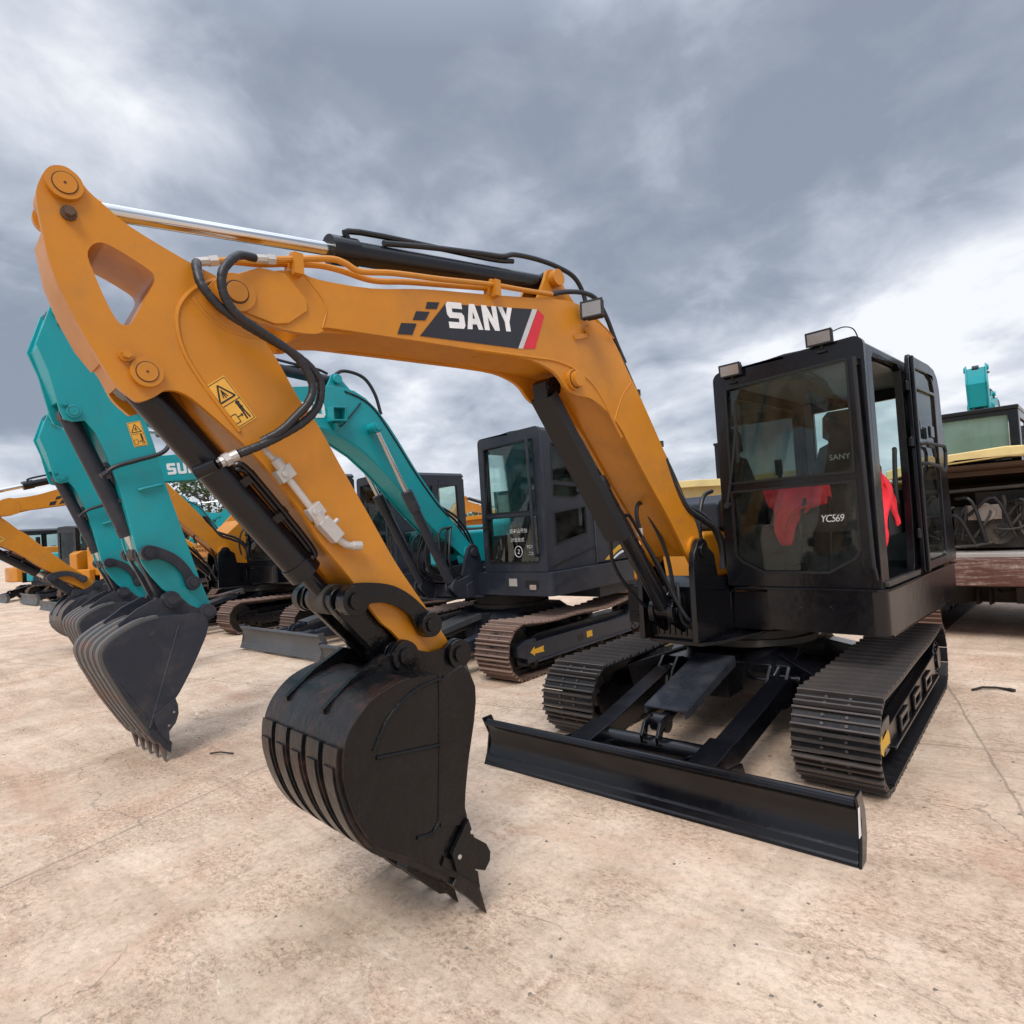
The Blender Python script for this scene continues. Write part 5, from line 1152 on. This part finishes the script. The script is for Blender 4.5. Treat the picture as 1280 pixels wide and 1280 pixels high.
    cb = cab(root, rz, c, .16, 1.10, -.60, .95, 1.056, 2.66, dict(mid=1.70, side_holes=so, gl=M['glass'], gll=M['glass_dark'], one_frame=True))
    g_ = MB(); g_.tube([(.975, -.62, 2.52), (.975, -.66, 2.52), (.975, -.665, 2.44), (.985, -.665, 1.36), (.985, -.66, 1.26), (.985, -.62, 1.24)], .018, 10, 3); g_.build('grab_bar', c['base'], cb)
    d = MB(); d.prism([(.36, 1.06), (.364, 2.55), (.37, 2.55), (.366, 1.06)], 1.098, 1.104); d.prism([(-.50, 1.10), (.34, 1.26), (.34, 1.272), (-.50, 1.112)], 1.099, 1.106); d.build('door_seam', M['seal'], cb)
    sp = MB(); sp.prism([(.36, 1.06), (1.6, 1.06), (1.6, 1.70), (.36, 1.70)], 1.085, 1.125); o = sp.build('side_panel', c['base'], root, bevel=.02, seg=3, **kw)
    sw = MB(); sw.mat(M['arrow']); a = [(.50+.5*t, 1.09+.19*math.sin(t*1.45)) for t in [i/10 for i in range(11)]]; b2 = [(.60+.40*t, 1.09+.13*math.sin(t*1.5)) for t in [i/10 for i in range(11)]]
    sw.prism(a+b2[::-1], 1.1255, 1.1275); sw.mat(M['white']); a = [(.66+.34*t, 1.09+.10*math.sin(t*1.5)) for t in [i/10 for i in range(11)]]; b3 = [(.72+.28*t, 1.09+.07*math.sin(t*1.5)) for t in [i/10 for i in range(11)]]
    sw.prism(a+b3[::-1], 1.1255, 1.1275); sw.build('swoosh_decal', None, o)
    lm = MB(); lm.mat(M['seal']); lm.prism(rrect(.80, .99, .885, .965, .015), -.644, -.636, ax='y'); lm.mat(M['lamp_lens']); lm.prism(rrect(.87, .96, .865, .92, .008), -.655, -.644, ax='y'); bf_ = [q for q in root.children if q.name.startswith('base_frame')][0]; lm.build('base_lamp', None, bf_); lm = MB(); lm.prism([(.56, .90), (.68, .90), (.68, .985), (.56, .985)], -.643, -.640, ax='y'); lm.build('reflector', M['pale_metal'], bf_)
    block_text('lettering', 'SUNWARD', .150, .112, .020, M['white'], boom, .0125, (-3.43, 2.665), (-2.55, 2.752))
    warning_sticker(arm, fa, .0005, [(-4.254, 2.562), (-4.160, 2.588), (-4.112, 2.404), (-4.208, 2.381)])
    gr = MB(); gr.tube([(.012, -4.20, 2.05), (.022, -4.17, 2.06), (.022, -4.05, 2.09), (.012, -4.03, 2.09)], .012, 8); gr.build('arm_bracket', c['paint'], arm)
    cw = MB(); cw.prism([(-1.15, 1.55), (1.15, 1.55), (1.1, 1.75), (.6, 1.9), (-.6, 1.9), (-1.1, 1.75)], .80, 1.45, ax='z'); cw.build('counterweight', c['hood'], root, bevel=.05, seg=3, **kw)
    return root, cb
ct = dict(paint=M['teal'], base=M['grey_dark'], cab=M['grey_dark'], frame=M['grey_dark'], gear=M['grey_dark'], bucket=M['grey_bucket'], cyl=M['grey_dark'],
          shoe=M['shoe_rust'], grouser=M['grouser_rust'], blade=M['blade_grey'], strap=M['ribs_worn'], tooth=M['ribs_worn'], hood=M['teal'])
tealA, cbA = build_teal((-3.4, 2.3, 0), 0, 0, ct)
tag(tealA, 'teal excavator with slate grey cab, next in line behind the biggest orange arm', 'excavator', 'excavators parked in the front row')
tm = lambda x, z: Matrix(((1, 0, 0, x), (0, 0, 1, -.578), (0, 1, 0, z), (0, 0, 0, 1)))
for s_, x_, z_, h_ in (('挂左山开加', .56, 1.50, .054), ('沙龙挂式', .57, 1.40, .052), ('YC177', .80, 1.32, .052), ('二加', .82, 1.245, .045), ('2', .660, 1.262, .072)):
    text_mesh('chalk_writing', s_, h_, M['white'], cbA, tm(x_, z_), bold=-.012, extrude=.0004, shear=.1, space=.95)
p = MB(); p.tube([(.68+.055*math.cos(R(a)), -.580, 1.285+.062*math.sin(R(a))) for a in range(0, 361, 20)], .003, 5); p.build('chalk_writing', M['white'], cbA)

# second teal machine: same kind, a little smaller, no single shoes
tealB = copy_tree(tealA, None, skip=('track_shoe', 'chalk_writing'))
tealB.location = (-6.38, 2.62, 0); tealB.scale = (.94, .94, .94)
tag(tealB, 'second teal excavator from the front, arm and grey bucket just behind the nearer teal ones', 'excavator')
def belts(root, S, shoe, gm):
    gh = .032; path, pitch = track_path(S['y0']+gh, S['y1']-gh, S['h']-2*gh, S['sag'], S['n'])
    for sx in (-1, 1):
        b = MB()
        for a, z, t in path:
            b.X = shoe_matrix(sx*S['xc'], a, z+gh, t); w = S['w']/2; b.mat(shoe); b.box(-w, w, -pitch*.49, pitch*.49, 0, .012)
            b.mat(gm)
            for c_ in (-.42, 0, .4): b.box(-w, w, c_*pitch-.006, c_*pitch+.006, .01, .026)
        b.build('track_belt', None, root)
belts(tealB, dict(xc=.92, w=.46, y0=-1.40, y1=1.45, h=.60, sag=.055, n=44), M['shoe_rust'], M['grouser_rust'])
# third: an orange machine
cc = dict(cm); cc.update(shoe=M['shoe_rust'], grouser=M['grouser_rust'], blade=M['blade_grey'], cab=M['black'], bucket=M['grey_bucket'], strap=M['ribs_worn'], tooth=M['ribs_worn'], gear=M['grey_bucket'])
orC = build_compact((-10.15, 2.6, 0), 0, 0, cc, pose=(R(6.2), R(9), R(13)), scale=1.1, full=False)[0]
tag(orC, 'orange excavator beyond the two teal arms, with vented hood and black cab', 'excavator', 'excavators parked in the front row')
# farther machines of the same row
tealD = copy_tree(tealB, None); tealD.location = (-13.4, 4.3, 0); tealD.scale = (.88, .88, .88)
tag(tealD, 'third teal excavator, mostly hidden under the distant orange boom', 'excavator')
for i, (x, y, s_, src, lab) in enumerate(((-17.0, 3.2, 1.0, orC, 'orange excavator with grey blade, next but one past the vented orange hood'), (-20.6, 2.9, .95, orC, 'small orange excavator whose pale blade shows at the left edge of the yard'), (-24.6, 3.4, 1.0, tealB, 'teal excavator at the far left end of the front row'), (-28.4, 3.2, 1.05, orC, 'orange excavator farthest along the front row'))):
    o = copy_tree(src, None); o.location = (x, y, 0); o.scale = (s_, s_, s_); tag(o, lab, 'excavator')
    for ch in o.children:                                     # these stand with the upper body swung round to the back
        if ch.name.split('.')[0] not in ('track', 'track_belt', 'track_frame', 'idler', 'sprocket', 'final_drive', 'track_roller', 'top_roller', 'car_body', 'slew_ring', 'dozer_blade', 'push_arm', 'cross_tube', 'blade_cylinder', 'cylinder_guard'):
            ch.rotation_euler.z += R((165, 195, 150, 175)[i])

# ================================================================ SECOND ROW
def build_rear_machine(loc, rz, c, label, open_hood=True, cab_x=(-1.0, -.01)):
    """seen from its rear: engine bay under a raised hood, weight, cab beyond, tracks"""
    root = empty('excavator', loc, rz)
    S = dict(xc=.95, w=.46, y0=-1.45, y1=1.45, h=.62, sag=.03, n=44, shoe=M['shoe_rust'], grouser=M['grouser_rust'], frame=M['grime'])
    S['shoes'] = False; undercarriage(root, S); belts(root, S, M['shoe_rust'], M['grouser_rust'])
    w = MB(); w.prism([(-1.12, -1.52), (-.9, -1.66), (.9, -1.66), (1.12, -1.52), (1.12, -1.2), (-1.12, -1.2)], .60, .90, ax='z'); w.prism([(-1.12, -1.50), (1.12, -1.50), (1.12, 1.1), (-1.12, 1.1)], .66, .88, ax='z')
    w.build('counterweight', M['rust'] if open_hood else c['paint'], root, bevel=.02)
    dk = MB(); dk.prism([(-1.08, -1.60), (1.08, -1.60), (1.08, 1.2), (-1.08, 1.2)], .90, .95, ax='z'); dk.build('deck', M['pale_metal'], root, bevel=.006)
    b = MB(); b.box(-1.08, -1.02, -1.5, .2, .95, 1.88); b.box(1.02, 1.08, -1.5, .2, .95, 1.88); b.box(-1.02, 1.02, .0, .06, .95, 1.9); b.box(-1.02, 1.02, -1.4, -1.36, 1.78, 1.84)
    if not open_hood: b.box(-1.02, 1.02, -1.5, -1.45, .95, 1.85)
    b.build('body_side', M['hood_inner'] if open_hood else c['paint'], root, bevel=.01)
    e = MB(); e.box(-.55, .45, -1.25, -.35, .98, 1.45); e.box(-.35, .35, -1.15, -.45, 1.45, 1.6); e.cyl((.05, -1.30, 1.35), (.75, -1.30, 1.40), .14, n=24); e.cyl((-.15, -1.38, 1.18), (-.15, -1.25, 1.18), .15, n=28); e.cyl((.62, -1.35, 1.0), (.62, -1.35, 1.28), .09, n=20)
    e.cyl((-.72, -1.3, .96), (-.72, -1.3, 1.5), .11, n=20); e.box(-.98, -.85, -1.4, -.5, .98, 1.55); e.cyl((-.9, -1.42, 1.62), (.95, -1.42, 1.66), .02, n=8)
    rnd = random.Random(2)
    for i in range(16):
        x = rnd.uniform(-.9, .9); e.tube([(x, -1.38, rnd.uniform(1, 1.5)), (x+rnd.uniform(-.2, .2), -1.45, rnd.uniform(1, 1.6)), (x+rnd.uniform(-.4, .4), -1.38, rnd.uniform(1, 1.5)), (x+rnd.uniform(-.5, .5), -1.2, rnd.uniform(1, 1.6))], .014, 6, 4)
    e.build('engine', M['grime'], root, bevel=.01)
    e = MB(); e.cyl((.30, -1.46, 1.42), (.30, -1.34, 1.42), .16, n=28); e.cyl((.30, -1.50, 1.42), (.30, -1.46, 1.42), .05, n=16); e.build('air_filter', M['grey_dark'], root, bevel=.005)
    e = MB(); e.prism(rrect(-.92, -.62, 1.0, 1.42, .03), -1.46, -1.40, ax='y'); e.build('radiator', M['grey_dark'], root, bevel=.006)
    e = MB(); rnd = random.Random(9)
    for i in range(9):
        x = rnd.uniform(-.6, .7); e.tube([(x, -1.42, rnd.uniform(1, 1.3)), (x+rnd.uniform(-.2, .2), -1.50, rnd.uniform(1.1, 1.6)), (x+rnd.uniform(-.4, .4), -1.42, rnd.uniform(1.1, 1.6))], .018, 8, 4)
    e.build('engine_hoses', M['rubber'], root)
    e = MB(); e.box(-.40, -.10, -1.42, -1.36, 1.30, 1.46); e.cyl((-.25, -1.44, 1.38), (-.25, -1.36, 1.38), .10, n=18); e.build('alternator', M['steel'], root, bevel=.006)
    h = MB()
    top = [(-1.55, 1.92), (-1.30, 1.99), (-.9, 2.02), (-.3, 2.03), (.05, 2.0)] if open_hood else [(-1.55, 1.75), (-1.4, 1.86), (-.9, 1.90), (-.3, 1.92), (.05, 1.92)]
    P = []
    for i, x in enumerate([-1.1, -.85, -.5, 0, .5, .85, 1.1]):
        P.append((x, 1.90+(.16 if open_hood else .05)*(1-(x/1.15)**2)))
    h.prism(P+[(x, z-.05) for x, z in P[::-1]], -1.60, .10, ax='y'); h.prism(P+[(x, z-.11) for x, z in P[::-1]], -1.66, -1.60, ax='y'); ho = h.build('hood', c['paint'], root, bevel=.015, seg=3)
    if open_hood:
        l = MB(); l.prism([(-1.60, 1.90), (-1.58, 1.865), (-.2, 1.70), (-.2, 1.74)], -1.04, 1.04); l.box(-1.0, 1.0, -.22, -.18, 1.45, 1.72); l.build('hood_lining', M['hood_inner'], ho)
    cbm = MB(); x0, x1 = cab_x; y0, y1 = .12, 1.5
    cbm.prism([(x0, .95), (x1, .95), (x1, 2.62), (x0, 2.62)], y0, y0+.06, [[(x0+.07, 2.0), (x1-.1, 2.0), (x1-.1, 2.56), (x0+.07, 2.56)]], ax='y')
    for x in (x0, x1-.05): cbm.prism([(y0+.06, .95), (y1, .95), (y1, 2.62), (y0+.06, 2.62)], x, x+.05, [[(y0+.2, 1.5), (y1-.1, 1.5), (y1-.1, 2.52), (y0+.2, 2.52)]])
    cbm.box(x0-.01, x1+.01, y0-.02, y1+.02, 2.62, 2.67); cbm.box(x0+.05, x1-.05, y1-.05, y1, .95, 1.4)
    cb = cbm.build('cab', M['black'], root, bevel=.012)
    q = MB(); q.box(x0+.06, x1-.09, y0+.03, y0+.036, 1.99, 2.57); q.build('rear_window', M['glass'], cb); q = MB(); q.box(x0+.08, x1-.12, y0+.10, y0+.13, 1.5, 2.56); q.build('sun_curtain', M['curtain'], cb)
    tag(root, label, 'excavator'); return root
H = build_rear_machine((1.62, 6.25, 0), R(-3), dict(paint=M['yellow']), 'old yellow excavator seen from behind, hood raised over a grimy engine')
H['group'] = 'machines parked in the second row'
H2 = build_rear_machine((-10.2, 10.6, 0), R(8), dict(paint=M['orange']), 'orange excavator in the second row beyond the slate grey cab', False); H2['group'] = 'machines parked in the second row'
H3 = build_rear_machine((-3.55, 8.6, 0), R(4), dict(paint=M['yellow']), 'yellow excavator in the second row seen past the boom foot', False, (.25, 1.08)); H3.scale = (1.12, 1.12, 1.12); H3['group'] = 'machines parked in the second row'
# more of the second row, facing the other way
for i, (x, y, a, src, lab) in enumerate(((-16.0, 11.5, 175, orC, 'orange excavator in the second row facing away near the loose leafy tree'), (1.05, 18.2, 0, tealB, 'distant teal excavator whose upright arm shows above the old yellow one'), (-22.5, 12.0, 160, tealB, 'teal excavator in the second row at the far left'), (-27.5, 11.0, 178, orC, 'orange excavator in the second row behind the pale blade at the left edge'), (-34, 9.0, 168, tealB, 'teal excavator closing the view at the left edge'))):
    o = copy_tree(src, None); o.location = (x, y, 0); o.rotation_euler.z = R(a); o.scale = (1.25,)*3 if i == 1 else (1, 1, 1); tag(o, lab, 'excavator', 'machines parked in the second row')

# ================================================================ TREES, DEBRIS
def tree(x, y, h, label, seed, lean=0):
    rnd = random.Random(seed); root = empty('tree', (x, y, 0))
    t = MB(); t.tube([(0, 0, 0), (.05*h*lean, 0, h*.3), (.02, .05, h*.6), (0, 0, h*.88)], [.05*h*.6, .04*h*.6, .022*h*.6, .008*h*.6], 9)
    tips = []
    for i in range(16):
        a = rnd.random()*6.28; z0 = h*rnd.uniform(.32, .75); L_ = h*rnd.uniform(.16, .30)*(1.15-z0/h*.6)
        e = Vector((math.cos(a)*L_, math.sin(a)*L_, z0+L_*rnd.uniform(.25, .8))); t.tube([(0, 0, z0), (e.x*.5, e.y*.5, z0+(e.z-z0)*.35), tuple(e)], [.012*h*.6, .008*h*.6, .003*h*.6], 6); tips.append(e)
    t.build('trunk', M['bark'], root)
    m = MB()
    for e in tips+[Vector((0, 0, h*.9)), Vector((0, 0, h*.8))]:
        for k in range(70):
            d = Vector((rnd.gauss(0, 1), rnd.gauss(0, 1), rnd.gauss(0, .7)))*h*.055; c_ = e+d; s_ = h*rnd.uniform(.010, .022)
            u = Vector((rnd.gauss(0, 1), rnd.gauss(0, 1), rnd.gauss(0, 1))).normalized(); v = u.orthogonal().normalized()
            m._f([m._v(c_+u*s_), m._v(c_+v*s_*.6), m._v(c_-u*s_), m._v(c_-v*s_*.6)])
    me_o = m.build('crown', M['leaf'], root)
    tag(root, label, 'tree', 'trees behind the yard'); return root
tree(-27, 8.5, 5.2, 'loose leafy tree glimpsed under the far orange boom', 3)
rnd = random.Random(11)
def treeline():
    m = MB()
    for i in range(5200):
        a = rnd.uniform(R(-75), R(20)); d = rnd.uniform(95, 115); x, y = CP.x+math.sin(a)*d, CP.y+math.cos(a)*d
        top = 3.2+1.3*math.sin(a*23)+1.0*math.sin(a*57+1)
        c_ = Vector((x, y, rnd.random()**.7*max(1.5, top))); s_ = rnd.uniform(.25, .6)
        u = Vector((rnd.gauss(0, 1), rnd.gauss(0, 1), rnd.gauss(0, 1))).normalized(); v = u.orthogonal().normalized()
        m._f([m._v(c_+u*s_), m._v(c_+v*s_*.7), m._v(c_-u*s_), m._v(c_-v*s_*.7)])
    tag(m.build('far_treeline', M['leaf']), 'low dark treeline beyond the yard', None, None, 'stuff')
treeline()
st = MB()
for i in range(900):
    if i % 2: x, y = rnd.uniform(-6, 2.2), rnd.uniform(-3.2, 3.0)
    else: x, y = rnd.uniform(-14, 6), rnd.uniform(-3.4, 10)
    s_ = rnd.uniform(.003, .010)*(1.0 if rnd.random() < .93 else 1.8); n = 6
    base = [Vector((x+math.cos(k*1.047+rnd.random())*s_*rnd.uniform(.7, 1.2), y+math.sin(k*1.047+rnd.random())*s_*rnd.uniform(.7, 1.2), 0)) for k in range(n)]
    i0 = [st._v(b) for b in base]; tp = st._v((x, y, s_*rnd.uniform(.5, .9)))
    for k in range(n): st._f((i0[k], i0[(k+1) % n], tp))
tag(st.build('pebbles', plain('pebble_stone', (.20, .165, .135), .9)), 'small pebbles and crumbs on the concrete', None, None, 'stuff')
tw = MB(); tw.tube([(1.27, 2.56, .012), (1.33, 2.64, .02), (1.42, 2.69, .016), (1.51, 2.68, .012)], [.009, .010, .009, .012], 7); tw.beam((1.49, 2.69, .012), (1.53, 2.66, .012), .035, .02)
tag(tw.build('stick', plain('dark_stick', (.03, .024, .02), .9)), 'short dark stick lying on the concrete right of the tracks', 'stick')
tw = MB(); tw.tube([(-3.10, -1.60, .008), (-3.02, -1.56, .02), (-2.93, -1.50, .008)], .006, 6)
tag(tw.build('stick', bpy.data.materials['dark_stick']), 'thin twig lying beside the teeth of the slate bucket', 'stick')
